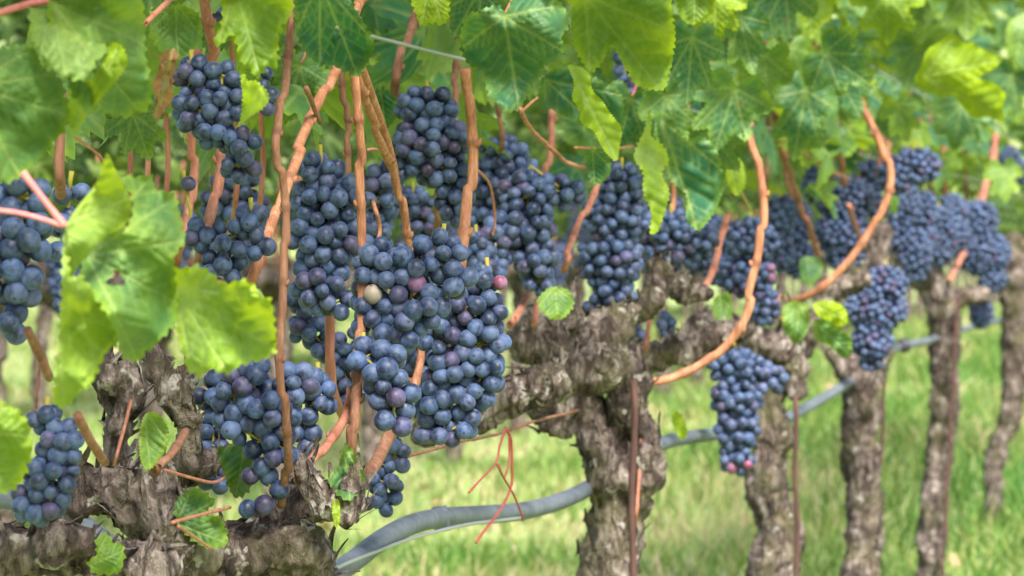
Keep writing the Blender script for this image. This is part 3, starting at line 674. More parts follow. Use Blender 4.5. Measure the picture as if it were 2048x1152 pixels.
leaf('bright yellow-green leaf tip hanging from the top edge between two canes', [
    pn([(815, -40), (905, -40), (900, 0), (898, 42), (880, 52), (866, 44), (842, 56), (832, 30), (820, 0)], (860, -40), [(845, 50), (885, 48)], 1.8, tint=.85)])
leaf('big five-lobed bluish green leaf hanging point down at the top centre', [
    pn([(930, 30), (962, 18), (1000, 8), (1010, 30), (1032, -20), (1090, -30), (1130, 15), (1142, 50), (1120, 75), (1136, 102), (1115, 122), (1086, 130), (1086, 152), (1066, 165), (1040, 220), (1012, 226), (990, 205), (974, 185), (966, 142), (935, 130), (917, 92), (922, 60)], (1009, 32), [(1038, 215), (925, 95), (1130, 105), (1120, 10), (945, 28)], 1.82, tint=.08, tilt=(.005, .02), bend=.004)],
    petiole=[(1009, 32), (1020, 8), (1040, -30)], pw=7)
leaf('largest pale lime leaf at the top, brown spot near its upper middle', [
    pn([(1150, -40), (1340, -40), (1345, 30), (1352, 70), (1345, 122), (1332, 182), (1300, 180), (1270, 172), (1248, 132), (1222, 84), (1206, 125), (1180, 152), (1165, 125), (1146, 92), (1141, 40)], (1170, -10), [(1318, 175), (1340, 60), (1180, 145), (1270, -30)], 1.95, tint=.5, holes=((1268, 36, 5),), tilt=(-.01, .02))])
leaf('bluish leaf behind the narrow bright fold right of centre', [
    pn([(1082, 150), (1140, 128), (1182, 150), (1240, 180), (1250, 215), (1245, 262), (1236, 300), (1182, 272), (1150, 242), (1110, 222), (1074, 206)], (1090, 160), [(1240, 290), (1245, 190), (1090, 205)], 2.12, tint=.02)])
leaf('narrow bright leaf fold running down towards the right of centre', [
    pn([(1133, 128), (1160, 132), (1180, 146), (1184, 182), (1204, 200), (1222, 228), (1246, 256), (1240, 290), (1234, 328), (1206, 300), (1188, 262), (1160, 246), (1158, 218), (1142, 196), (1150, 168)], (1140, 135), [(1232, 315)], 2.05, tint=.75, tooth=.5, tilt=(.05, 0))])
leaf('tall narrow bright leaf seen almost edge on over a dark bunch', [
    pn([(1298, 210), (1304, 245), (1300, 272), (1328, 290), (1340, 325), (1320, 345), (1342, 385), (1330, 425), (1316, 466), (1298, 470), (1304, 425), (1284, 380), (1288, 345), (1266, 318), (1272, 292), (1290, 260)], (1270, 292), [(1305, 455), (1300, 225), (1330, 340)], 2.35, tint=.7, tilt=(.06, 0))])
leaf('toothed blue-green leaf in front of grapes, lowest of its cluster', [
    pn([(1308, 220), (1345, 234), (1370, 282), (1402, 270), (1430, 290), (1442, 322), (1452, 362), (1440, 402), (1420, 440), (1395, 466), (1370, 440), (1376, 390), (1350, 370), (1332, 350), (1320, 300)], (1325, 240), [(1395, 460), (1445, 340), (1340, 355)], 2.45, tint=.1)])
leaf('small blue-green leaf below a thin horizontal stalk', [
    pn([(1168, 300), (1210, 294), (1226, 340), (1206, 366), (1186, 372), (1174, 345)], (1185, 298), [(1190, 368), (1222, 335)], 2.2, tint=.05)])
leaf('pale yellowish leaf at the top edge right of the largest leaf', [
    pn([(1345, -30), (1436, -30), (1432, 10), (1420, 32), (1386, 52), (1360, 40)], (1390, -30), [(1390, 48), (1425, 20)], 2.4, tint=.6)])
leaf('yellow-green leaf with orange spots at the top right', [
    pn([(1575, -30), (1668, -30), (1665, 40), (1640, 50), (1625, 84), (1602, 42)], (1620, -30), [(1625, 78), (1660, 20)], 3.1, tint=.8)])
leaf('yellow and green leaf glowing at the upper right', [
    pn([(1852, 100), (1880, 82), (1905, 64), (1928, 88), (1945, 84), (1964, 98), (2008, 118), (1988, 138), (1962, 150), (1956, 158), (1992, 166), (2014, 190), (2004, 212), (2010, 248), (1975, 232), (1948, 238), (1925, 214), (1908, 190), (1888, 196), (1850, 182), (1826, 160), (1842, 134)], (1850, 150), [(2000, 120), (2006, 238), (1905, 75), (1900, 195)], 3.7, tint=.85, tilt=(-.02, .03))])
leaf('young green leaf under the end of the second curved cane, left of its cluster', [
    pn([(1562, 616), (1585, 600), (1612, 606), (1622, 640), (1612, 672), (1590, 692), (1566, 660)], (1600, 604), [(1590, 688), (1568, 640), (1620, 655)], 3.2, tint=.3, wave=1.8, tilt=(.04, 0))])
leaf('bright yellow-green young leaf in the middle of the cluster under the second curved cane', [
    pn([(1622, 606), (1655, 598), (1690, 612), (1698, 645), (1680, 655), (1655, 640), (1636, 634)], (1624, 608), [(1695, 640), (1660, 602)], 3.15, tint=.85, wave=1.6, tilt=(-.05, 0))])
leaf('dull young leaf lowest in the cluster under the second curved cane', [
    pn([(1622, 640), (1650, 636), (1682, 655), (1706, 680), (1702, 712), (1684, 718), (1660, 688), (1630, 684)], (1628, 642), [(1700, 708), (1640, 684)], 3.25, tint=.2, wave=1.8)])
leaf('small rounded leaf over the distant tight bunch', [
    pn([(1598, 512), (1640, 514), (1650, 540), (1622, 576), (1600, 560)], (1615, 510), [(1620, 570), (1645, 540)], 3.9, tint=.1)])
leaf('small fresh green leaf beside the bark below the middle bunch', [
    pn([(1073, 596), (1104, 570), (1142, 580), (1150, 610), (1130, 637), (1105, 641), (1078, 620)], (1110, 572), [(1115, 638), (1145, 600), (1080, 610)], 2.35, tint=.4)])
leaf('small lime leaf hanging over the grey hose', [
    pn([(1344, 818), (1366, 830), (1377, 870), (1362, 884), (1344, 850)], (1348, 820), [(1364, 880)], 2.9, tint=.9, tooth=.4)])
leaf('small leaf below the reddish slanting cane, half hidden by bark', [
    pn([(1428, 592), (1460, 580), (1468, 630), (1440, 656), (1424, 625)], (1440, 585), [(1445, 650)], 3.0, tint=.3)])
leaf('small bright leaf left of the long curved cane', [
    pn([(1448, 310), (1486, 318), (1494, 370), (1472, 397), (1452, 362)], (1460, 310), [(1475, 390), (1490, 350)], 2.9, tint=.8)])
leaf('lime leaf patch behind the middle canes and bunches', [
    pn([(795, 365), (850, 350), (884, 360), (872, 392), (820, 388)], (800, 370), [(880, 365)], 2.4, tint=.4)])
leaf('dark leaf just behind the pair of crossing canes', [
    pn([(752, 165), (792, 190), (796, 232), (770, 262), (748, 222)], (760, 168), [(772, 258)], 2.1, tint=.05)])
leaf('plain green leaf behind the dead leaf, under reddish twigs', [
    pn([(296, 30), (350, 4), (402, 26), (408, 80), (372, 120), (330, 112), (304, 84)], (352, 6), [(355, 115), (300, 60), (402, 70)], 1.75, tint=.3)])
leaf('blurred pale leaf cut by the right edge near the top', [
    pn([(2015, 40), (2060, 20), (2090, 90), (2070, 140), (2030, 142), (2010, 96)], (2050, 30), [(2030, 138), (2015, 80)], 4.6, tint=.4)])
def lob(label, x, y, R_, ang, Z, sx=.8, skew=0, **kw):
    p_, q_, t_ = lobed(x, y, R_, ang, sx, skew); return leaf(label, [pn(p_, q_, t_, Z, **kw)], petiole=([(x, y), (x+R_*.08, y-R_*.15), (x+R_*.12, y-R_*.35)] if x < 1300 else None), pw=5)
lob('dark blue-green lobed leaf with a brown spot right of the largest pale leaf', 1385, 75, 112, 5, 2.3, .62, tint=.02, holes=((1357, 150, 4),), tilt=(.01, .02))
lob('pale blue-green lobed leaf hanging beside reddish twigs at the top', 1478, 30, 105, -8, 2.6, .55, .1, tint=.12, tilt=(.03, .02))
lob('leaf with half-turned blade above the long curved cane', 1530, 110, 118, 20, 2.7, .6, tint=.22, tilt=(-.03, .02))
lob('lobed leaf hiding the top end of the long curved cane', 1470, 175, 112, 12, 2.56, .75, -.1, tint=.1, tilt=(.02, .02))
lob('flat bluish leaf spreading wide under the spotted leaf', 1650, 105, 92, -55, 3.0, .85, tint=.08, tilt=(.0, .04))
lob('long drooping leaf above the distant tight bunch', 1612, 180, 120, 10, 3.1, .6, tint=.12, tilt=(.02, .03))
lob('lime leaf at the top edge left of the glowing leaf', 1775, -20, 92, 0, 3.4, .85, tint=.6, tilt=(.0, .02))
lob('blue-green leaf over the top end of the second curved cane', 1668, 140, 90, -30, 3.35, .8, tint=.05, tilt=(.03, .03))
lob('bright leaf tip between the dark spotted leaf and the reddish twigs', 1432, -10, 80, 0, 2.55, .8, tint=.75, tilt=(0, .02))
lob('bluish leaf behind the top of the narrow edge-on leaf', 1262, 195, 92, 15, 2.6, .8, tint=.05, tilt=(.02, .02))
lob('hanging green leaf left of the toothed lowest leaf cluster', 1330, 190, 95, -20, 2.58, .7, tint=.2, tilt=(.02, -.01))
lob('lobed leaf partly behind the toothed lowest leaf', 1418, 262, 100, -10, 2.62, .7, tint=.18, tilt=(-.03, .02))
lob('dull lobed leaf at the top edge above the spotted leaf', 1570, -30, 105, 25, 3.0, .8, tint=.1, tilt=(.02, .02))
lob('mid green leaf below the glowing leaf, near the right edge', 1925, 205, 82, 10, 4.4, .8, tint=.12, tilt=(.02, .02))
lob('dark leaf in the upper right corner region beside the glowing leaf', 2025, 150, 85, 20, 4.6, .7, tint=.04, tilt=(.03, .02))
lob('leaf hanging left of the glowing leaf above the reddish cane', 1835, 95, 78, 15, 4.2, .7, tint=.2, tilt=(-.02, .02))
lob('small leaf right of the second curved cane near its top', 1795, 205, 70, -15, 4.0, .65, tint=.3, tilt=(.02, .03))
lob('pale lobed leaf at the right end of the top edge', 1935, -25, 88, 0, 4.3, .85, tint=.35, tilt=(.0, .02))
lob('green leaf among distant canes above the wedge-shaped bunch', 1700, 235, 68, 5, 4.2, .7, tint=.1, tilt=(.02, .03))
lob('leaf hanging low beside the farthest big bunch', 1885, 310, 62, 10, 5.0, .7, tint=.25, tilt=(.02, .02))
lob('leaf hanging above the bunch cut by the right edge', 2005, 335, 60, -5, 5.4, .7, tint=.35, tilt=(.02, .02))
lob('green leaf behind the upper left bunch, above the slanting cane', 600, 130, 100, 15, 1.95, .8, tint=.25, tilt=(.02, .02))
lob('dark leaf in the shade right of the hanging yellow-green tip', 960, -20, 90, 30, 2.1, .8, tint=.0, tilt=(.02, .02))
lob('mid green leaf low on the left behind the bark stub', 265, 225, 85, -20, 1.75, .8, tint=.15, tilt=(.02, .02))
leaf('shrivelled brown dead leaf hanging beside the upper left bunch', [
    pn([(318, 108), (340, 96), (358, 102), (352, 130), (345, 170), (346, 200), (322, 236), (304, 240), (312, 192), (300, 165), (318, 140)], (345, 98), [(310, 235)], 1.5, tint=.3, wave=3.0),
    pn([(325, 120), (348, 120), (338, 165), (330, 210), (315, 215), (322, 165)], (340, 120), [(320, 212)], 1.49, side=-1, tint=.6, wave=3.0)], 'leaf_dry')
# ------------------------------------------------------------------ bunches of grapes
def ico(sub, m, name):
    bm = bmesh.new(); bmesh.ops.create_icosphere(bm, subdivisions=sub, radius=1)
    for v in bm.verts: v.co.z *= 1.05
    for f in bm.faces: f.smooth = True
    me = bpy.data.meshes.new(name); bm.to_mesh(me); bm.free(); me.materials.append(m); return me
GM = {(s, k): ico(s, M[k], 'grape') for s in (2, 3) for k in ('grape', 'grape_p', 'grape_r', 'grape_g')}
SPH = {s: (np.array([tuple(v.co) for v in GM[(s, 'grape')].vertices]), np.array([tuple(p.vertices) for p in GM[(s, 'grape')].polygons])) for s in (2,)}
bmt = bmesh.new(); bmesh.ops.create_icosphere(bmt, subdivisions=1, radius=1)
SPH[1] = (np.array([tuple(v.co) for v in bmt.verts]), np.array([[v.index for v in f.verts] for f in bmt.faces])); bmt.free()
def pack(blobs, bd, seed, dens=.75, depth=.85):
    """berry middles (px, py, depth px) packed in a union of blobs, outer skin first"""
    rr = np.random.default_rng(seed); B = []
    for b in blobs:
        rx, ry = max(b[2]-bd*.34, 4), max(b[3]-bd*.34, 4); rx *= 1.06; ry *= 1.04; B.append((b[0], b[1], rx, ry, max(min(rx, ry)*depth, bd*.35)))
    B = np.array(B); vol = B[:, 2]*B[:, 3]*B[:, 4]; n = int(6000+len(B)*1500)
    w_ = rr.choice(len(B), n, p=vol/vol.sum()*.6+.4/len(B))
    d = rr.standard_normal((n, 3)); d /= np.linalg.norm(d, axis=1)[:, None]; d *= (rr.random(n)**.25)[:, None]
    p = np.stack([B[w_, 0], B[w_, 1], 0*B[w_, 0]], 1)+d*np.stack([B[w_, 2], B[w_, 3], B[w_, 4]], 1)
    f = np.full(n, 9.0)
    for b in B: f = np.minimum(f, np.sqrt(((p[:, 0]-b[0])/b[2])**2+((p[:, 1]-b[1])/b[3])**2+(p[:, 2]/b[4])**2))
    o = np.argsort(-f+rr.random(n)*.25); p = p[o]; keep = np.zeros((0, 3)); md = (bd*dens)**2
    for q in p:
        if len(keep) == 0 or ((keep-q)**2).sum(1).min() > md: keep = np.vstack([keep, q])
    return keep
def bunch(label, blobs, bd, Z, top=None, seed=None, special=(), purple=.08, dens=.75, depth=.85, group='bunches of grapes on the near row', thin=0):
    bd *= .875; seed = seed if seed is not None else int(blobs[0][0]*7+blobs[0][1]); rr = random.Random(seed)
    pk = pack(blobs, bd, seed, dens, depth); s = Z/F
    if thin: pk = pk[np.random.default_rng(seed).random(len(pk)) > thin]
    bx = np.array([b[:2] for b in blobs], float); ytop = min(b[1]-b[3] for b in blobs)
    tb = min(blobs, key=lambda b: b[1]-b[3]); top = (tb[0]+rr.uniform(-4, 4), tb[1]-tb[3]-11)
    root = empty('grape_bunch', P(*top, Z)); tag(root, label, 'grape bunch', group)
    order = np.argsort(pk[:, 2]); pk = pk[order]           # nearest the camera first
    near = pk[:100]; rest = pk[100:]; sub = 3 if bd > 24 else 2
    # main stalk, down through the blobs from the top
    ctrl = [np.array([top[0], top[1], 0.0])]+[np.array([b[0], b[1], 0.0]) for b in sorted(blobs, key=lambda b: b[1])]
    V, Fc = [], []
    for i in range(1, len(ctrl)):
        j = min(range(i), key=lambda k: np.linalg.norm(ctrl[k]-ctrl[i]))
        a, b = ctrl[j], ctrl[i]; mid = (a+b)/2+np.array([rr.uniform(-3, 3), rr.uniform(-3, 3), rr.uniform(-3, 3)])
        rt = .0009 if i > 1 else .0012
        tube_geo([P(q[0], q[1], Z+q[2]*s) for q in (a, mid, b)], [rt*1.1, rt, rt*.8], 6, V, Fc)
    C3 = np.array(ctrl[1:])
    def place(q):
        j = ((C3-q)**2).sum(1).argmin(); c = C3[j]; w = P(q[0], q[1], Z+q[2]*s); cw = P(c[0], c[1], Z+c[2]*s); return w, cw
    for i, q in enumerate(near):
        w, cw = place(q); kind = 'grape'; u = rr.random()
        if u < purple: kind = 'grape_p'
        for (sx, sy, sr, sk) in special:
            if math.hypot(q[0]-sx, q[1]-sy) < sr and q[2] < 0: kind = sk
        o = bpy.data.objects.new('grape', GM[(sub, kind)]); COL.objects.link(o); o.parent = root
        o.location = w-root.location; r_ = bd*.5*s*rr.choice((rr.uniform(.78, 1.0), rr.uniform(.93, 1.09), rr.uniform(.93, 1.09))); o.scale = (r_*rr.uniform(.94, 1.03), r_*rr.uniform(.95, 1.03), r_*rr.uniform(.97, 1.06))
        dv = (w-cw); dv = dv if dv.length > 1e-5 else Vector((0, -1, -1))
        o.rotation_euler = (-dv.normalized()+Vector((rr.gauss(0, .3), rr.gauss(0, .3), rr.gauss(0, .3)+.2))).to_track_quat('Z', 'Y').to_euler()
        if bd > 16:
            k = w.lerp(cw, .5)+Vector((0, 0, .1*r_)); tube_geo([w.lerp(cw, r_*.8/max((w-cw).length, r_)), k, cw], [.00055, .00045, .0006], 5, V, Fc, False)
    if len(rest):
        SV, SF = SPH[2]; Vs, Fs = [], []
        for i, q in enumerate(rest):
            w, cw = place(q); Vs.append(SV*(bd*.5*s*rr.uniform(.86, 1.05))+np.array(w-root.location)); Fs.append(SF+i*len(SV))
        o = mesh_obj('rear_grapes', np.vstack(Vs), np.vstack(Fs), M['grape'], root); o['kind'] = 'stuff'
    o = mesh_obj('stalk', V, Fc, M['stem']); under(o, root)
    return root
bunch('open upper left bunch partly behind the hanging yellow leaf lobe', [(385, 150, 38, 40), (440, 150, 40, 35), (392, 218, 45, 50), (455, 205, 42, 50), (528, 182, 28, 48), (425, 265, 40, 35), (470, 290, 50, 42), (478, 330, 42, 34)], 39, 1.62, (430, 60), thin=.06)
bunch('bunch of large grapes cut by the left edge', [(40, 395, 62, 52), (45, 470, 60, 60), (34, 560, 52, 62), (14, 645, 48, 42), (-20, 520, 50, 80)], 56, 1.38, (45, 330))
bunch('small dark bunch between the left edge bunch and the sunlit leaf', [(140, 385, 36, 32), (128, 450, 32, 40), (120, 505, 24, 24)], 46, 1.52, (138, 330))
bunch('lowest left bunch resting against the bark head', [(93, 842, 36, 38), (120, 885, 46, 48), (98, 950, 58, 54), (80, 1005, 60, 44)], 43, 1.42, (82, 790))
bunch('loose bunch behind the slanting reddish cane right of the sunlit leaf', [(505, 440, 34, 34), (460, 480, 46, 42), (398, 470, 34, 34), (440, 535, 62, 34), (515, 488, 32, 36)], 43, 1.66, (470, 400), thin=.04)
bunch('tall dense bunch left of the central cane', [(640, 345, 46, 45), (665, 400, 78, 55), (650, 475, 74, 65), (640, 565, 58, 55), (665, 610, 50, 35), (615, 450, 38, 60)], 42, 1.88, (630, 270), purple=.06, special=((700, 490, 20, 'grape_p'),))
bunch('shaded bunch under the top canes, right of the paired canes', [(855, 215, 62, 42), (862, 285, 76, 58), (885, 340, 55, 45), (908, 395, 36, 60), (820, 335, 38, 30)], 37, 2.05, (860, 130), special=((925, 250, 20, 'grape_p'), (920, 300, 18, 'grape_p')))
bunch('dark shadowed bunch behind, right of the thick orange cane', [(1005, 310, 50, 42), (985, 365, 50, 50), (1050, 345, 34, 34), (965, 440, 36, 50)], 31, 2.42, (1000, 240))
bunch('front central bunch with one pale and one reddish grape, crossed by a cane', [(765, 550, 60, 72), (830, 530, 68, 55), (885, 500, 52, 42), (820, 610, 75, 60), (740, 625, 42, 52), (790, 665, 55, 42), (910, 560, 40, 40)], 45, 1.70, (855, 445), purple=.07, special=((745, 588, 19, 'grape_g'), (822, 555, 17, 'grape_r')), dens=.76)
bunch('front right bunch with two reddish grapes on its upper shoulder', [(972, 560, 44, 34), (945, 620, 66, 48), (960, 690, 55, 60), (905, 740, 58, 52), (935, 800, 50, 40), (890, 862, 60, 30), (885, 680, 50, 55), (880, 620, 40, 50), (972, 745, 42, 44), (865, 800, 44, 55), (925, 850, 40, 34)], 41, 1.84, (950, 520), purple=.08, special=((998, 575, 17, 'grape_r'), (850, 750, 26, 'grape_p'), (905, 715, 20, 'grape_p')), dens=.76)
bunch('lower central bunch of big grapes below the front central bunch', [(770, 745, 50, 60), (790, 800, 48, 45), (780, 845, 44, 26), (730, 715, 34, 40)], 48, 1.67, (783, 680), purple=.06)
bunch('wide lower left bunch with bare yellow stalks showing', [(470, 790, 46, 46), (500, 765, 60, 50), (540, 815, 62, 60), (470, 850, 40, 44), (520, 880, 42, 42), (555, 890, 45, 45), (525, 945, 40, 28), (505, 1010, 36, 22), (545, 990, 32, 30), (590, 770, 42, 42)], 45, 1.60, (560, 700), thin=.05)
bunch('dark bunch tucked behind the left side of the wide lower bunch', [(428, 790, 42, 50), (425, 870, 36, 50), (430, 945, 30, 45), (460, 830, 30, 40)], 42, 1.70, (440, 720))
bunch('small bunch between the brown cane and the reddish cane, low', [(632, 790, 40, 55), (610, 850, 30, 50), (600, 900, 28, 30)], 44, 1.68, (630, 720))
bunch('loose side cluster below the tall dense bunch', [(598, 600, 30, 42), (612, 655, 36, 40), (650, 690, 50, 34), (690, 740, 40, 60), (720, 690, 40, 40), (700, 800, 34, 44), (830, 690, 50, 60), (845, 760, 40, 50)], 38, 1.97, (620, 560))
bunch('small hanging cluster over the grass below the front bunches', [(790, 910, 28, 42), (768, 965, 38, 32), (765, 1005, 42, 26)], 36, 1.92, (800, 850))
bunch('cluster behind the central canes', [(765, 380, 38, 62), (740, 470, 44, 50)], 38, 2.05, (750, 310))
bunch('shaded cluster beneath the lime leaf patch', [(825, 410, 46, 36), (850, 450, 50, 34)], 31, 2.35, (830, 360))
bunch('broad bunch in the middle distance left of the reddish slanting cane', [(1132, 385, 38, 36), (1060, 385, 62, 42), (1050, 445, 60, 55), (1072, 520, 44, 46), (1080, 565, 34, 28), (1000, 480, 40, 50)], 34, 2.38, (1070, 320), purple=.06)
bunch('long dense dark bunch right of the reddish slanting cane', [(1245, 368, 52, 42), (1232, 435, 70, 55), (1220, 520, 66, 60), (1225, 585, 46, 42), (1210, 615, 40, 22)], 31, 2.62, (1245, 310), purple=.04)
bunch('bunch beneath the lowest toothed leaf', [(1345, 460, 44, 42), (1395, 478, 42, 42), (1345, 510, 40, 32)], 28, 2.95, (1350, 400))
bunch('purplish bunch crossed by the long curved cane', [(1500, 480, 56, 46), (1492, 550, 60, 46), (1525, 610, 34, 44)], 25, 3.25, (1490, 420), purple=.08, special=((1558, 572, 18, 'grape_r'), (1545, 545, 14, 'grape_r')))
bunch('single low bunch hanging free in front of a trunk, pink grapes at its tip', [(1470, 732, 58, 36), (1535, 755, 38, 34), (1475, 795, 52, 48), (1475, 855, 44, 48), (1473, 915, 36, 36)], 28, 3.1, (1485, 655), purple=.07, special=((1470, 930, 11, 'grape_r'), (1492, 928, 11, 'grape_r'), (1540, 780, 14, 'grape_r')))
bunch('tight wedge-shaped bunch inside the second curved cane', [(1640, 370, 36, 40), (1690, 400, 60, 46), (1685, 465, 55, 52), (1690, 510, 40, 34)], 18, 4.35, (1660, 310), purple=.03)
bunch('rounded bunch just right of the top of the second curved cane', [(1832, 332, 50, 38), (1792, 350, 36, 40)], 20, 4.3, (1820, 280), purple=.1)
bunch('rounded bunch tapering down over the forked trunk', [(1770, 572, 46, 42), (1752, 618, 62, 46), (1745, 680, 42, 46), (1742, 722, 26, 22)], 19, 4.25, (1775, 520), purple=.2)
bunch('faint bunch behind the small rounded leaf', [(1588, 450, 38, 58), (1600, 520, 34, 40)], 19, 4.55, (1590, 380))
bunch('bunch behind the second curved cane at its widest', [(1800, 405, 40, 50), (1795, 470, 36, 40), (1830, 510, 34, 56)], 18, 4.9, (1805, 340))
bunch('small bunch above the head of the slim wavy trunk', [(1880, 450, 36, 36), (1878, 495, 34, 40)], 16, 5.5, (1880, 400))
bunch('farthest big bunch near the right edge', [(1955, 440, 42, 40), (1965, 505, 56, 48), (1985, 560, 30, 28), (1925, 480, 26, 50)], 15, 6.0, (1960, 385), purple=.05)
bunch('tiny bunch hanging below the farthest big bunch', [(1962, 625, 25, 32)], 14, 6.1, (1962, 580))
bunch('bunch cut by the right edge under the leaves', [(2022, 325, 24, 34), (2040, 345, 22, 24)], 14, 7.0, (2020, 280), purple=.3)
bunch('bit of a dark bunch showing behind the largest pale leaf', [(1248, 130, 22, 40), (1256, 190, 22, 36)], 29, 2.8, (1250, 70))
bunch('few grapes hanging below the gnarled mossy head', [(1265, 672, 28, 30)], 26, 3.0, (1268, 620))
bunch('few grapes in the gap between two bark arms', [(1332, 650, 20, 28)], 25, 3.0, (1332, 605))
bunch('few dark grapes at the top edge above the dead leaf', [(425, 25, 28, 20)], 36, 1.9, (425, -10))
bunch('few grapes beside the slanting reddish cane, middle left', [(370, 370, 18, 18), (385, 470, 22, 20)], 38, 1.75, (372, 330))
bunch('dusky bunch filling the gap under the bright edge-on leaf', [(1330, 420, 36, 40), (1310, 480, 34, 44), (1320, 540, 30, 34)], 28, 3.05, (1325, 370))
bunch('dark bunch just left of the long curved cane', [(1420, 470, 34, 44), (1440, 530, 36, 40), (1400, 520, 30, 36)], 25, 3.35, (1425, 410))
bunch('dark bunch just right of the long curved cane', [(1560, 430, 30, 44), (1556, 500, 32, 44)], 21, 4.0, (1560, 370))
bunch('dark distant bunch below the glowing leaf', [(1905, 420, 30, 34), (1915, 470, 30, 34)], 16, 5.7, (1905, 370))
bunch('dark distant bunch left of the slim wavy vine head', [(1845, 420, 32, 40), (1850, 480, 28, 36)], 17, 5.2, (1845, 370))
bunch('shaded bunch behind the thick orange cane at its foot', [(950, 500, 38, 40), (985, 540, 30, 40)], 33, 2.3, (955, 440))
bunch('half hidden bunch behind the wedge-shaped one', [(1740, 350, 34, 34), (1745, 400, 30, 36)], 18, 4.9, (1742, 300))
bunch('far dark bunch in the gap left of centre, out of focus', [(470, 375, 50, 40), (500, 420, 44, 40), (440, 410, 40, 40)], 34, 2.3, (480, 320))
# ------------------------------------------------------------------ stakes, wires, hose
def stake(a, b, wpx, Z, label):
    A_, B_ = P(*a, Z), P(*b, Z); d = (B_-A_); t = (-.05-A_.z)/d.z; B_ = A_+d*t; r_ = wpx*.4/F*Z
    n = 24; pts = [A_.lerp(B_, k/n)+Vector((.0012*math.sin(k*1.3), 0, 0)) for k in range(n+1)]
    V, Fc = tube_geo(pts, [r_]*(n+1), 8); o = mesh_obj('vine_stake', V, Fc, M['rust']); reloc(o); tag(o, label, 'stake', 'rusty stakes beside the trunks')
stake((1268, 760), (1264, 1150), 17, 2.52, 'thick rusty steel stake in front of the gnarled mossy vine')
stake((1590, 790), (1594, 1150), 13, 3.42, 'rusty stake right of the crooked trunk behind the low bunch')
stake((1776, 660), (1768, 800), 9, 4.5, 'short visible rusty stake behind the rounded tapering bunch')
stake((1916, 590), (1884, 1150), 10, 5.7, 'thin leaning rusty stake beside the slim wavy trunk')
def wire(name, pts, r_, m, label, cat):
    c = crom(pts, 12); V, Fc = tube_geo([P(x, y, z) for x, y, z in c], [r_]*len(c), 8); o = mesh_obj(name, V, Fc, M[m]); reloc(o); tag(o, label, cat); return o
def row_wire(h, perp, label, y0=.6):
    pts = [rowpt(Y, perp, CAMZ+h+.003*math.sin(Y*2.1)) for Y in np.linspace(y0, 12, 60)]
    V, Fc = tube_geo(pts, [.0014]*60, 6); o = mesh_obj('trellis_wire', V, Fc, M['wire']); reloc(o); tag(o, label, 'wire')
row_wire(.127, .03, 'thin galvanised wire crossing behind the canes near the top')
row_wire(.235, -.02, 'higher galvanised wire seen among the leaves at the upper right', 4.1)
wire('guide_wire', [(560, 1200, 1.75), (660, 1142, 1.85), (760, 1100, 1.95), (830, 1075, 2.05), (930, 1050, 2.1), (1040, 1036, 2.2)], .0012, 'wire', 'thin silver wire running just below the grey hose', 'wire')
hp = [(-120, 990), (30, 998), (130, 1030), (260, 1120), (420, 1215), (540, 1215), (640, 1165), (700, 1127), (760, 1082), (820, 1050), (880, 1036), (960, 1030), (1040, 1023), (1110, 1006), (1170, 980), (1250, 930), (1330, 885), (1430, 868), (1500, 858), (1560, 843), (1620, 812), (1680, 776), (1740, 735), (1790, 697), (1855, 682), (1920, 660), (2000, 640)]
c = crom([(x, y, max(rowZ(x)+.13, 1.86)) for x, y in hp], 10)
V, Fc = tube_geo([P(*q) for q in c], [.0067]*len(c), 16)
hose = mesh_obj('drip_hose', V, Fc, M['hose']); reloc(hose); tag(hose, 'grey irrigation hose sagging along the row behind the trunks', 'hose')
def hpart(name, pts, r_, m):
    V, Fc = tube_geo([P(*q) for q in pts], r_, 14); o = mesh_obj(name, V, Fc, M[m]); o.parent = hose; o.location = -hose.location
zc = rowZ(882)+.13
hpart('clamp', [(866, 1041, zc), (868, 1040.7, zc), (896, 1035.5, zc), (898, 1035.2, zc)], [.0069, .0088, .0088, .0069], 'hose')
z2 = rowZ(1800)+.11
hpart('clamp', [(1798, 695, z2), (1800, 694, z2), (1816, 688, z2), (1818, 687.5, z2)], [.009, .012, .012, .009], 'hose_dark')
# ------------------------------------------------------------------ rows behind
def far_vine():
    root = empty('grapevine', (0, 0, 0))
    h = CAMZ-.12
    ch = [[(Vector((0, 0, -.05)), .034), (Vector((.015, .01, .2)), .028), (Vector((-.01, 0, .42)), .03), (Vector((0, 0, h)), .045)],
          [(Vector((0, 0, h)), .04)]+[(Vector(tuple(RD*t))+Vector((0, 0, h+.03*math.sin(t*9))), .028) for t in (.15, .3, .44)],
          [(Vector((0, 0, h)), .04)]+[(Vector(tuple(-RD*t))+Vector((0, 0, h+.03*math.sin(t*7))), .028) for t in (.15, .3, .44)]]
    bark_mesh('trunk', ch, .010, .008, root, 60, (0, 0, 1), 9)
    for k in range(7):
        t = -.42+k*.14; p0 = RD*t+Vector((0, 0, h)); V, Fc = tube_geo([p0, p0+Vector((.02*math.sin(k), .03, .12)), p0+Vector((.03*math.sin(k*2), 0, .3))], [.005, .0045, .004], 6)
        under(mesh_obj('cane', V, Fc, M['cane_red']), root)
    C_, S_ = [], []
    for _ in range(330):
        q = RD*random.uniform(-.5, .5)+RN*random.uniform(-.24, .24)+Vector((0, 0, CAMZ+.04+random.random()*.92)); C_.append(np.array(q)); S_.append(random.uniform(.045, .07))
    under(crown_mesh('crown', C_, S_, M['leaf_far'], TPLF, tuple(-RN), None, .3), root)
    return root
def copy_tree(o):
    c = o.copy(); COL.objects.link(c)
    for ch in o.children:
        d = ch.copy(); COL.objects.link(d); d.parent = c
    return c
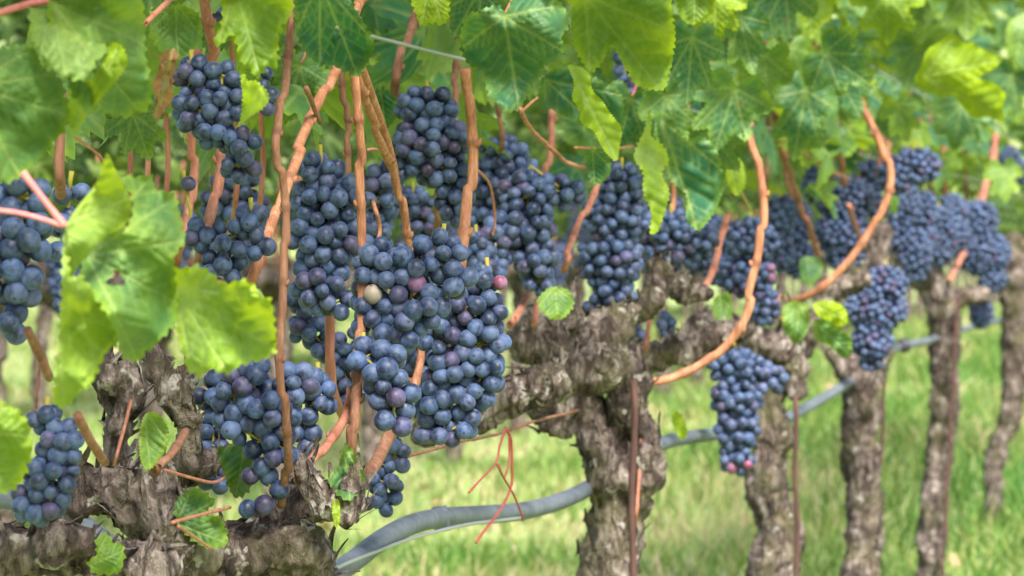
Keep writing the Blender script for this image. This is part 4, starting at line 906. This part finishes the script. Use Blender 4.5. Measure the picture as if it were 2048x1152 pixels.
def far_bunch(seed):
    pk = pack([(0, -20, 42, 34), (0, 20, 34, 40), (3, 60, 22, 26)], 14, seed)*.0011
    SV, SF = SPH[1]; V = np.vstack([SV*.0072+np.array((q[0], q[2], -q[1])) for q in pk]); Fc = np.vstack([SF+i*len(SV) for i in range(len(pk))])
    return mesh_obj('grape_bunch', V, Fc, M['grape'])
fv = far_vine(); fbs = [far_bunch(1), far_bunch(2)]; used = [0]; usedb = [False, False]
def far_row(perp, ys, who, grp, nb):
    for i, Y in enumerate(ys):
        o = fv if not used[0] else copy_tree(fv); used[0] = 1
        p = rowpt(Y, perp, 0); o.location = p; o.rotation_euler.z = random.choice((0, math.pi)) if i else 0
        tag(o, who, 'grapevine', grp)
        for k in range(nb if Y < 13 else 0):
            b = fbs[k % 2]
            if usedb[k % 2]: b = b.copy(); COL.objects.link(b)
            usedb[k % 2] = True
            b.location = p+RD*random.uniform(-.42, .42)-RN*random.uniform(.02, .12)+Vector((0, 0, CAMZ+random.uniform(-.1, .1))); b.rotation_euler.z = random.random()*6
            tag(b, 'blurred dark bunch hanging in a vine row behind', 'grape bunch', grp.replace('vines', 'bunches'))
far_row(1.85, np.arange(4.9, 43, .95), 'out of focus vine in the row behind the near row', 'vines of the second row', 4)
far_row(3.7, np.arange(9.0, 48, .95), 'vine in the third row, seen only through gaps', 'vines of the third row', 0)

def fallen(n=110):
    C_, S_ = [], []
    for _ in range(n):
        Y = random.uniform(5, 22); C_.append(np.array((random.uniform(-1, 1)*(Y*.2+.5), Y, .05+random.random()*.03))); S_.append(random.uniform(.022, .04))
    Vs, Fs, at = [], [], []; off = 0
    for c_, s_ in zip(C_, S_):
        V, Fc, v_, e_ = TPL[rng.integers(len(TPL))]; nrm = np.array([0, 0, 1])+rng.standard_normal(3)*.35
        Vs.append((V*s_)@rotm(nrm, rng.standard_normal(3)).T+c_); Fs.append(Fc+off); off += len(V); at.append(v_*.3)
    o = mesh_obj('fallen_leaves', np.vstack(Vs), np.vstack(Fs), M['leaf_tan'], attrs={'vein': np.concatenate(at)}); tag(o, 'scattered dry tan leaves lying in the grass between the rows', 'fallen leaves', kind='stuff')
fallen()
